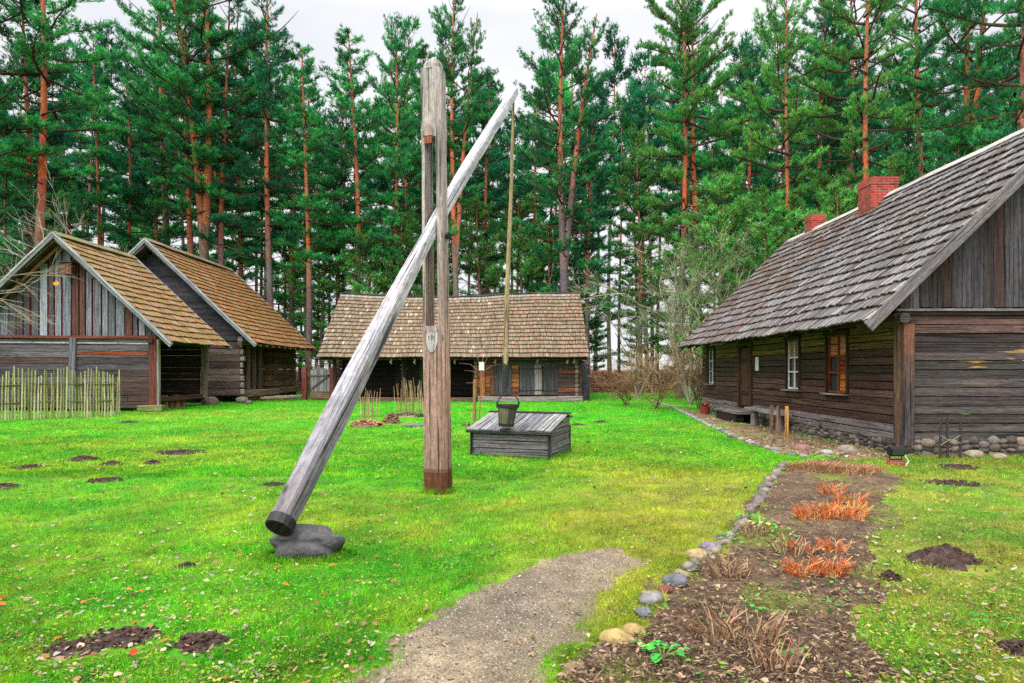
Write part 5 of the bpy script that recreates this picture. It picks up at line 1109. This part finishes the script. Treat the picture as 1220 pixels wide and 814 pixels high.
def pine(name, seed, H, cb, R, r0, nl, fork=None, hue=0, dead=14, size=.18, wd=.04, nb=11, top_asc=55, low=-8, twf=1.0, redfrom=.3, lean=0.0, rnd_=True):
    rs = random.Random(seed); u = rs.uniform
    root = thing(name, None, 'tree', (0, 0, 0))
    mb = MB(); TC = []; TA = []; TK = []
    red = S(222, 118, 72); gr = S(136, 118, 110); dkr = S(110, 82, 68)
    def bark(t):
        k = max(0, min(1, (t-redfrom)/.18))*(1-.3*max(0, min(1, (t-cb)/.3))); return tuple((gr[i]*(1-k)+red[i]*k)*u(.8, 1.15) for i in range(3))
    stems = []
    ph = u(0, 6); wob = H*.008
    def spath(t, off=Vector((0, 0, 0)), t0=0):
        return Vector((math.sin(t*5+ph)*wob+lean*H*t, math.cos(t*4+ph)*wob, H*t))+off*max(0, (t-t0))
    main = [spath(i/16) for i in range(17)]; mr = [r0*(1-.86*(i/16)**1.1)*(1.25 if i == 0 else 1) for i in range(17)]
    mb.tube(main, mr, 9, cols=[bark(i/16) for i in range(16)], cap=False, jit=.05)
    stems.append((lambda t: spath(t), cb, 1.0, nl, 1.0))
    if fork:
        a = u(0, 6.28) if fork is True else 0; off = Vector((math.cos(a), math.sin(a)*.3, 0))*H*.13; t0 = .3
        f = [spath(t0+(1-t0)*i/10*.93, off, t0) for i in range(11)]; fr = [r0*.72*(1-.85*i/10) for i in range(11)]
        mb.tube(f, fr, 8, cols=[bark(t0+(.9-t0)*i/10) for i in range(10)], cap=False, jit=.05)
        stems.append((lambda t: spath(min(t, .97)*.95, off, t0), cb+.08, .95, int(nl*.6), .8))
    for i in range(dead):
        t = u(.2, cb+.1); p = spath(t); a = u(0, 6.28); L = u(.4, R*.7); z = u(-.2, .25)
        q = p+Vector((math.cos(a)*L, math.sin(a)*L, z*L)); m_ = p+(q-p)*.5+Vector((u(-.1, .1), u(-.1, .1), u(0, .15)*L))
        mb.tube([p, m_, q], [.035, .022, .008], 4, tuple(x*u(.7, 1.1) for x in S(120, 104, 92)), cap=False)
    for (pf, c0, c1, nn, ks) in stems:
        a = u(0, 6.28)
        for i in range(nn):
            s = ((i+u(0, .9))/nn)**.9; t = c0+(c1-c0)*s; p = pf(t)
            a += 2.4+u(-.5, .5)
            prof = (min(1, .5+1.3*s)*(1-s)**.38+.05) if rnd_ else (min(1, .55+1.5*s)*(1-s)**.6+.07)
            L = R*prof*u(.55, 1.15)*ks
            el = math.radians(low+(top_asc-low)*s**2.0+u(-12, 12))
            d = Vector((math.cos(a)*math.cos(el), math.sin(a)*math.cos(el), math.sin(el)))
            hz = Vector((-math.sin(a), math.cos(a), 0)); K = 6; pts = []
            droop = u(-.12, .05); curl = u(.10, .28)
            for k in range(K+1):
                q = k/K; pts.append(p+d*(L*q)+Vector((0, 0, L*(droop*math.sin(q*3.1)+curl*q*q)))+hz*(L*.08*math.sin(q*4+i)))
            br = max(.02, .022*L); mb.tube(pts, [br*(1-.8*k/K) for k in range(K+1)], 5, tuple(x*u(.5, .9) for x in dkr), cap=False)
            shade = u(.65, 1.2)
            if u(0, 1) < .16: continue
            nt_ = max(5, int((6+L*6.2)*twf))
            for j in range(nt_):
                q0 = .15 if (L < 2 or i % 3 == 0) else .36; q = q0+(1-q0)*(j+u(0, 1))/nt_ if L > 1 else u(.1, 1); q = min(q, 1); k = min(K-1, int(q*K)); b = pts[k]+(pts[k+1]-pts[k])*(q*K-k)
                sg = 1 if j % 2 else -1; ang = math.radians(u(15, 75))*sg*(1 if q < .93 else .3)
                dh = Vector((d.x*math.cos(ang)-d.y*math.sin(ang), d.x*math.sin(ang)+d.y*math.cos(ang), 0)); dh = dh.normalized() if dh.length > .01 else hz
                td = (dh+Vector((0, 0, u(.0, .55)+.5*s*s))).normalized(); tl = (.28+.34*L*(1.15-q))*u(.6, 1.2); tl = min(tl, 1.5)
                e = b+td*tl; mb.tube([b, e], [.014, .006], 3, tuple(x*u(.6, 1) for x in dkr), cap=False)
                m = max(2, int(tl/.15))
                hcol = u(0, 1)
                for w in range(m):
                    f_ = .25+.75*(w+u(0, 1))/m
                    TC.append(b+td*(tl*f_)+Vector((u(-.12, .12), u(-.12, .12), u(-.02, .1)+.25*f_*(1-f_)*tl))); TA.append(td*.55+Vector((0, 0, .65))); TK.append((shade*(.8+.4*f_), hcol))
    C = np.array(TC); A = np.array(TA); K_ = np.array(TK)
    c1 = np.array(S(22, 106, 58, 1)); c2 = np.array(S(58, 148, 66, 1)); c3 = np.array(S(22, 88, 66, 1)); c4 = np.array(S(100, 140, 58, 1))
    base = [(c1, c2), (c3, c1), (c2, c4), (c3, c2)][hue]
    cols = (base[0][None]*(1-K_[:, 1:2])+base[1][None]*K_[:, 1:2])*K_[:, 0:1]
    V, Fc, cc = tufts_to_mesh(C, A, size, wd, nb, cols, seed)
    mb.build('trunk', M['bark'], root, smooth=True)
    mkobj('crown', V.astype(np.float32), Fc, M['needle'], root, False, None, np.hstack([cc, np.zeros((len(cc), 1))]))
    root['H'] = H
    return root
PR = {}
PR['tall'] = pine('pine_tree', 1, 27, .40, 4.3, .27, 46, redfrom=.22)
PR['tall2'] = pine('pine_tree', 2, 27, .33, 4.0, .25, 50, hue=1, redfrom=.3)
PR['fork'] = pine('pine_tree', 3, 27, .38, 4.0, .30, 40, fork=True, redfrom=.28, top_asc=62)
PR['forkw'] = pine('pine_tree', 4, 26, .30, 4.6, .34, 46, fork=1, hue=3, redfrom=.42, top_asc=68, low=10, twf=.9)
PR['bushy'] = pine('pine_tree', 5, 26, .22, 5.0, .28, 62, hue=3, redfrom=.35)
PR['green'] = pine('pine_tree', 6, 26, .26, 5.2, .28, 64, hue=2, redfrom=.25, twf=1.05)
PR['slim'] = pine('pine_tree', 7, 24, .34, 2.6, .19, 52, hue=0, redfrom=.25, top_asc=50, rnd_=False)
PR['slim2'] = pine('pine_tree', 8, 24, .34, 2.5, .17, 40, hue=1, redfrom=.3)
PR['young'] = pine('young_pine', 9, 11, .1, 2.6, .13, 44, hue=2, dead=0, redfrom=.5, low=5)
PR['young2'] = pine('young_pine', 10, 12, .12, 2.8, .13, 40, hue=0, dead=2, redfrom=.5, low=-5)
PR['pole'] = pine('distant_pine', 12, 25, .5, 2.8, .17, 34, hue=1, dead=18, redfrom=.55, size=.4, wd=.09, nb=5, twf=.8)
PR['pole2'] = pine('distant_pine', 13, 25, .32, 3.0, .17, 44, hue=0, dead=18, redfrom=.35, size=.4, wd=.09, nb=5, twf=.8)
used = set()
def put_tree(kind, px, D, ytop, label, group=None, sxy=1.0, rz=None):
    pr = PR[kind]; x = (px-610)/F*D; z = ghf(x, D)-.1; Ht = EYE+(HY-ytop)*D/F-z; s = Ht/pr['H']
    rz = U(0, 6.28) if rz is None else rz; loc = (x, D, z); sc = (s*sxy, s*sxy, s)
    if kind not in used:
        used.add(kind); pr.location = loc; pr.rotation_euler = (0, 0, rz); pr.scale = sc; o = pr
    else: o = copy_tree(pr, loc, rz, sc)
    o['label'] = label; o['category'] = 'pine tree'
    if group: o['group'] = group
    return o
ED = 'pines along the forest edge'
put_tree('tall', 45, 37, -130, 'tall pine with a straight reddish trunk left of the nearest barn gable', ED, 1.15)
put_tree('tall2', 30, 41, -60, 'pine with a leaning dark red trunk at the far left', ED)
put_tree('bushy', -40, 36, -150, 'dark pine whose boughs enter from the left edge of the photo', ED)
put_tree('slim', 115, 46, 40, 'pine with bare orange trunk directly above the nearest barn peak', ED)
put_tree('slim2', 150, 47, 66, 'slim pine whose pointed top stands in the left sky gap', ED, 1.2)
put_tree('tall', 224, 46, -10, 'pine with orange trunk left of the big twin stemmed one', ED)
put_tree('fork', 243, 44.8, -75, 'big pine with twin orange stems above the taller left barn', ED, 1.15)
put_tree('tall2', 268, 46, -20, 'pine with a crooked grey and orange trunk right of the twin stemmed one', ED)
put_tree('slim', 283, 50, 60, 'thin pine with an orange stem just behind the taller barn roof end', ED)
put_tree('bushy', 195, 51, -50, 'dark bushy pine filling the left forest behind the twin stemmed one', ED)
put_tree('tall2', 320, 46, -30, 'tall pine with a thin dark trunk right of the left barns', ED)
put_tree('slim', 364, 45.5, 56, 'conical pine with a pointed top left of the leaning beam', ED, 1.3)
put_tree('tall', 349, 52, 110, 'pine with paired red lower trunk left of the long barn', ED, .9)
put_tree('slim', 421, 46, 42, 'pine with sparse pointed top and red trunk behind the long barn left end', ED, 1.45)
put_tree('tall2', 405, 50, 110, 'dense lower pine beside the sparse topped one', ED)
put_tree('bushy', 470, 46, 36, 'bushy pine with a pinkish trunk left of the forked well post', ED, .75)
put_tree('fork', 541, 45.5, -12, 'forked orange pine rising just right of the well post', ED, .85, rz=.4)
put_tree('slim2', 583, 48, 92, 'slender dark pine between the beam and the hanging pole', ED, 1.3)
put_tree('slim', 510, 52, 60, 'pine crown seen behind the top of the well post', ED, 1.2)
put_tree('forkw', 671, 44.8, -8, 'tall spreading pine with grey lower trunk and ascending boughs above the long barn right end', ED, 1.0, rz=0)
put_tree('tall2', 702, 47, 150, 'slender dark pine right of the grey trunked spreading one', ED, 1.0)
put_tree('slim2', 640, 52, 130, 'dark green pine low behind the hanging pole', ED, 1.5)
put_tree('green', 813, 40, -50, 'tall green pine with brown trunk left of the log house far end', ED, .80)
put_tree('tall', 829, 41, -40, 'pine standing close beside the tall green one', ED, .8)
put_tree('bushy', 890, 43, 70, 'pine with thick brown trunk behind the far end of the house roof', ED, .9)
put_tree('green', 760, 50, 165, 'short bright pine between the spreading pine and the tall green one', ED, .9)
put_tree('green', 938, 37, -10, 'green pine directly left of the small chimney', ED, .8)
put_tree('tall2', 977, 43, -20, 'thin trunked pine behind the small chimney', ED)
put_tree('slim', 992, 44, 0, 'thin dark pine between the two chimneys', ED, 1.2)
put_tree('green', 1036, 34, -110, 'big bright green pine with brown trunk above the large chimney', ED, .82)
put_tree('bushy', 1095, 39, -90, 'dark pine right behind the large chimney pine', ED, .85)
put_tree('fork', 1158, 32, -170, 'pine with a bare dark trunk above the right part of the house roof', ED, .8)
put_tree('bushy', 1215, 27, -260, 'very dark near pine at the right edge of the photo', ED, .8)
put_tree('bushy', 1010, 50, -30, 'pine filling the forest behind the chimneys', ED)
put_tree('tall', 1275, 36, -160, 'pine whose boughs enter from the right edge', ED)
for px, D, yt, lab in [(440, 45.3, 285, 'low bright young pine behind the left part of the long barn'), (480, 46, 262, 'bright green young pine left of the well post'), (570, 46.5, 250, 'young pine behind the barn roof between post and hanging pole'), (620, 48, 240, 'young pine right of the hanging pole'), (385, 49, 260, 'small dark pine left of the long barn roof'),
        (765, 60, 300, 'dense small pine far back in the gap right of the long barn'), (860, 36, 215, 'bushy young pine behind the bare lichen grown tree'), (910, 34, 240, 'young pine close behind the far house gable'), (1000, 32, 235, 'young pine between the chimneys just behind the ridge'), (950, 40, 215, 'young pine behind the small chimney'), (1075, 32, 200, 'young pine right behind the large chimney'), (1140, 30, 160, 'young pine behind the middle of the house ridge'), (700, 55, 285, 'small pine far behind the right end of the long barn'), (340, 54, 270, 'small pine far behind the taller barn'), (655, 47, 265, 'young pine just behind the barn ridge below the spreading pine'), (520, 48, 270, 'small pine seen through the post fork'), (80, 44, 205, 'low pine behind the nearest barn peak'), (185, 48, 210, 'low pine between the two left barn peaks'), (10, 40, 190, 'low dark pine behind the left edge barn roof')]:
    put_tree(random.choice(['young', 'young2']), px, D, yt, lab, 'young pines along the forest edge', 1.15)
# deep forest
rs = random.Random(77)
REG = [(-60, 165, 'distant slim pine among the trunks above the nearest barn'), (165, 400, 'distant slim pine among the trunks behind the taller left barn'), (400, 695, 'distant slim pine among the trunks behind the long barn'), (695, 830, 'distant slim pine in the gap between long barn and log house'), (830, 1280, 'distant slim pine among the trunks behind the log house')]
cnt = 0
for i in range(105):
    px = -60+1340*((i*.61803) % 1); D = rs.uniform(52, 92)
    if 700 < px < 800 and D < 56: D += 8
    yt = rs.uniform(30, 150) if not (600 < px < 640 or 380 < px < 400) else 150
    if 130 < px < 175: yt = max(yt, 110)
    if 735 < px < 765: yt = max(yt, 120)
    lab = [l for a, b, l in REG if a <= px < b+1][0]
    o = put_tree(rs.choice(['pole', 'pole2', 'pole']), px, D, yt, lab, 'distant pines: '+lab.split('slim pine ')[1], rs.uniform(.8, 1.1)); o['category'] = 'pine tree'
for i in range(26):
    px = -20+1260*((i*.61803+.3) % 1); D = rs.uniform(53, 66)
    if 700 < px < 800: continue
    lab = [l for a, b, l in REG if a <= px < b+1][0].replace('distant slim pine', 'small dense pine deep')
    o = put_tree(rs.choice(['young', 'young2']), px, D, rs.uniform(270, 330), lab, 'small inner pines: '+lab.split(' deep ')[1], 1.3)
# ---- bare trees
def bare_tree(name, label, x, y, H, seed, nstem, cols, spread=.5, depth=5, r0=.06, group=None, droop=0, dens=3, minr=.004, cat='bare tree', bias=None):
    rs = random.Random(seed); u = rs.uniform; t = thing(name, label, cat, (x, y, ghf(x, y)), group); mt = MB(); mt2 = MB()
    def grow(p, d, L, r, k):
        pts = [p]; dd = d.copy(); n = 3
        for i in range(n):
            dd = (dd+Vector((u(-.25, .25), u(-.25, .25), u(-.18, .2)-droop*(depth-k)*.1))).normalized(); pts.append(pts[-1]+dd*L/n)
        tgt = mt if k >= depth-1 else mt2
        tgt.tube(pts, [r, r*.85, r*.7, r*.5], 5 if k >= depth-1 else 3, vary(S(*rs.choice(cols)), .15), cap=False)
        if k == 0: return
        for i in range(dens if k > 1 else dens+1):
            q = rs.choice(pts[1:]); nd_ = (dd+Vector((u(-1, 1), u(-1, 1), u(-.5, .7)))*.85).normalized()
            if bias: nd_ = (nd_+Vector(bias)*.3).normalized()
            grow(q, nd_, L*u(.55, .8), max(minr, r*.55), k-1)
    for s in range(nstem):
        a = u(0, 6.28); d = Vector((math.cos(a)*spread, math.sin(a)*spread, 1)).normalized()
        if bias: d = (d+Vector(bias)*.5).normalized()
        grow(Vector((x+u(-.1, .1), y+u(-.1, .1), ghf(x, y)-.05)), d, H*u(.32, .45), r0*u(.8, 1.1), depth)
    mt.build('trunk', M['bark'], t, smooth=True); mt2.build('twigs', M['twig'], t)
    return t
LI = [(132, 142, 100), (150, 152, 120), (112, 118, 84), (120, 112, 90)]
bare_tree('bare_tree', 'large leafless tree with pale lichen twigs left of the house roof', 8.2, 31.5, 10.5, 3, 4, LI, .55, 5, .09, minr=.011)
bare_tree('bare_tree', 'smaller leafless lichen tree between the forest edge and the house', 6.9, 38, 9.0, 8, 2, LI, .5, 5, .07, minr=.011)
bare_tree('bare_tree', 'leafless grey tree reaching over the nearest barn from the left', -22.6, 30.0, 11.5, 5, 3, [(150, 150, 130), (130, 128, 116), (170, 168, 150)], .35, 5, .12, minr=.012)
bare_tree('bare_tree', 'leafless grey tree behind the left edge of the photo', -26, 33.0, 13, 15, 2, [(130, 130, 116), (110, 108, 100)], .35, 5, .12, minr=.012)
bare_tree('bare_bush', 'brown leafless bush at the far corner of the log house', 6.0, 28.3, 3.6, 6, 9, [(150, 120, 86), (130, 100, 72), (170, 146, 104)], .45, 4, .025, minr=.007, cat='bush')
bare_tree('bare_bush', 'low brown brush just left of the leafless bush', 5.2, 30.8, 2.6, 9, 8, [(150, 116, 84), (120, 90, 66)], .5, 4, .02, minr=.007, cat='bush')
bare_tree('bare_bush', 'thin leafless shrub against the far end of the log house', 7.6, 27.6, 3.2, 16, 7, [(140, 110, 84), (120, 92, 68)], .4, 4, .02, minr=.007, cat='bush')
# overhanging branch in front of the barn gable
ob = thing('overhanging_branch', 'bare twigs with one yellow leaf hanging in front of the nearest barn gable', 'branch', W(-30, 345, 22))
rs = random.Random(4); mb = MB()
def twig(p, d, L, r, k):
    e = p+d*L; m = p+d*L*.5+Vector((0, 0, rs.uniform(-.04, .06)*L)); mb.tube([p, m, e], [r, r*.8, r*.5], 4, vary(S(168, 160, 140), .15), cap=False)
    if k > 0:
        for i in range(3): twig(p+(e-p)*rs.uniform(.25, 1), (d+Vector((rs.uniform(-.3, .5), rs.uniform(-.3, .3), rs.uniform(-.55, .45)))).normalized(), L*rs.uniform(.4, .65), r*.6, k-1)
for px, py, dx, dz in ((-60, 352, 1, .06), (-60, 335, 1, .10), (-60, 372, 1, -.02), (-60, 350, 1, -.12)): twig(W(px, py, 22), Vector((dx, .05, dz)).normalized(), 2.3, .016, 3)
mb.build('twigs', M['twig'], ob)
mb = MB(); c = W(67, 338, 21.9); mb.prism([c+Vector((math.cos(t)*.1, 0, math.sin(t)*.07)) for t in np.linspace(0, 5.6, 8)], .01, (0, 1, .2), S(220, 160, 60)); mb.build('leaf', M['plain'], ob)
# low scrub on the forest bank
r = np.random.default_rng(9); n = 26000; x = -45+r.random(n)*105; y = 48+r.random(n)*42; z = gh(x, y); a = r.random(n)*6.28; h = .05+.28*r.random(n)**3; w = .04+.06*r.random(n)
V = np.stack([np.stack([x-w*np.cos(a), y-w*np.sin(a), z], 1), np.stack([x+w*np.cos(a), y+w*np.sin(a), z], 1), np.stack([x+(r.random(n)-.5)*.4, y+(r.random(n)-.5)*.4, z+h], 1)], 1).reshape(-1, 3)
cc = np.array([S(*q) for q in [(160, 108, 72), (176, 116, 74), (130, 96, 68), (150, 124, 80), (124, 126, 66)]])[r.integers(0, 5, n)]
o = mkobj('undergrowth', V, np.arange(n*3).reshape(-1, 3), M['plain'], None, False, None, np.hstack([np.repeat(cc, 3, 0), np.zeros((n*3, 1))]))
tag(o, 'rusty brown bracken and litter under the forest trees', 'undergrowth', kind='stuff')
# ============================================================ light, sky, camera
wd_ = bpy.data.worlds.new('World'); SC.world = wd_; wd_.use_nodes = True; nt = wd_.node_tree; nt.nodes.clear()
out = nt.nodes.new('ShaderNodeOutputWorld'); SUN_EL, SUN_AZ = math.radians(48), math.radians(205)
sky = nt.nodes.new('ShaderNodeTexSky'); sky.sky_type = 'NISHITA'; sky.sun_disc = False; sky.sun_elevation = SUN_EL; sky.sun_rotation = SUN_AZ
tc = nt.nodes.new('ShaderNodeTexCoord'); sep = nt.nodes.new('ShaderNodeSeparateXYZ'); nt.links.new(tc.outputs['Generated'], sep.inputs[0])
n1 = noise(nt, tc.outputs['Generated'], 2.2, 1, 1, 2.2, 4, .55)
ccol_ = mixc(nt, ramp(nt, n1, (.38, .62, 0, 1)), (.84, .87, .92), (1.04, 1.025, 1.04))
grad = ramp(nt, sep.outputs[2], (.46, 1.0, 1.0, 4.6))
dt = nt.nodes.new('ShaderNodeVectorMath'); dt.operation = 'DOT_PRODUCT'; nt.links.new(tc.outputs['Generated'], dt.inputs[0])
dt.inputs[1].default_value = (math.sin(SUN_AZ)*math.cos(SUN_EL), math.cos(SUN_AZ)*math.cos(SUN_EL), math.sin(SUN_EL))
grad = math_(nt, 'ADD', grad, ramp(nt, dt.outputs['Value'], (.35, 1.0, 0, 3.0)))
cl = mixc(nt, 1.0, ccol_, (1, 1, 1), 'MULTIPLY')
b1 = nt.nodes.new('ShaderNodeBackground'); nt.links.new(sky.outputs[0], b1.inputs[0]); b1.inputs[1].default_value = .08
b2 = nt.nodes.new('ShaderNodeBackground'); nt.links.new(cl, b2.inputs[0]); nt.links.new(grad, b2.inputs[1])
mx = nt.nodes.new('ShaderNodeMixShader'); mx.inputs[0].default_value = .93; nt.links.new(b1.outputs[0], mx.inputs[1]); nt.links.new(b2.outputs[0], mx.inputs[2]); nt.links.new(mx.outputs[0], out.inputs[0])
sl_ = bpy.data.lights.new('sun', 'SUN'); sl_.energy = 1.5; sl_.angle = math.radians(14); sl_.color = (1, .96, .9); so = bpy.data.objects.new('sun', sl_); COL.objects.link(so)
sd3 = Vector((math.sin(SUN_AZ)*math.cos(SUN_EL), math.cos(SUN_AZ)*math.cos(SUN_EL), math.sin(SUN_EL))); so.rotation_euler = sd3.to_track_quat('Z', 'Y').to_euler(); so.location = (0, 0, 30)
cam = bpy.data.cameras.new('camera'); co = bpy.data.objects.new('camera', cam); COL.objects.link(co); co.location = (0, 0, EYE); co.rotation_euler = (math.radians(90), 0, 0)
cam.lens = 24; cam.sensor_width = 36; cam.shift_y = (HY-407)/1220; cam.clip_end = 2000; cam.clip_start = .05; SC.camera = co
SC.view_settings.view_transform = 'Standard'; SC.view_settings.look = 'None'; SC.view_settings.exposure = .12; SC.view_settings.gamma = 1
SC.cycles.max_bounces = 5; SC.cycles.diffuse_bounces = 3; SC.cycles.glossy_bounces = 2; SC.cycles.transmission_bounces = 3; SC.cycles.use_denoising = False
for o in list(PR.values()):
    if 'H' in o: del o['H']
for o in bpy.data.objects:
    if 'H' in o: del o['H']
for k, pr in PR.items():
    if k not in used:
        for c in list(pr.children): bpy.data.objects.remove(c)
        bpy.data.objects.remove(pr)
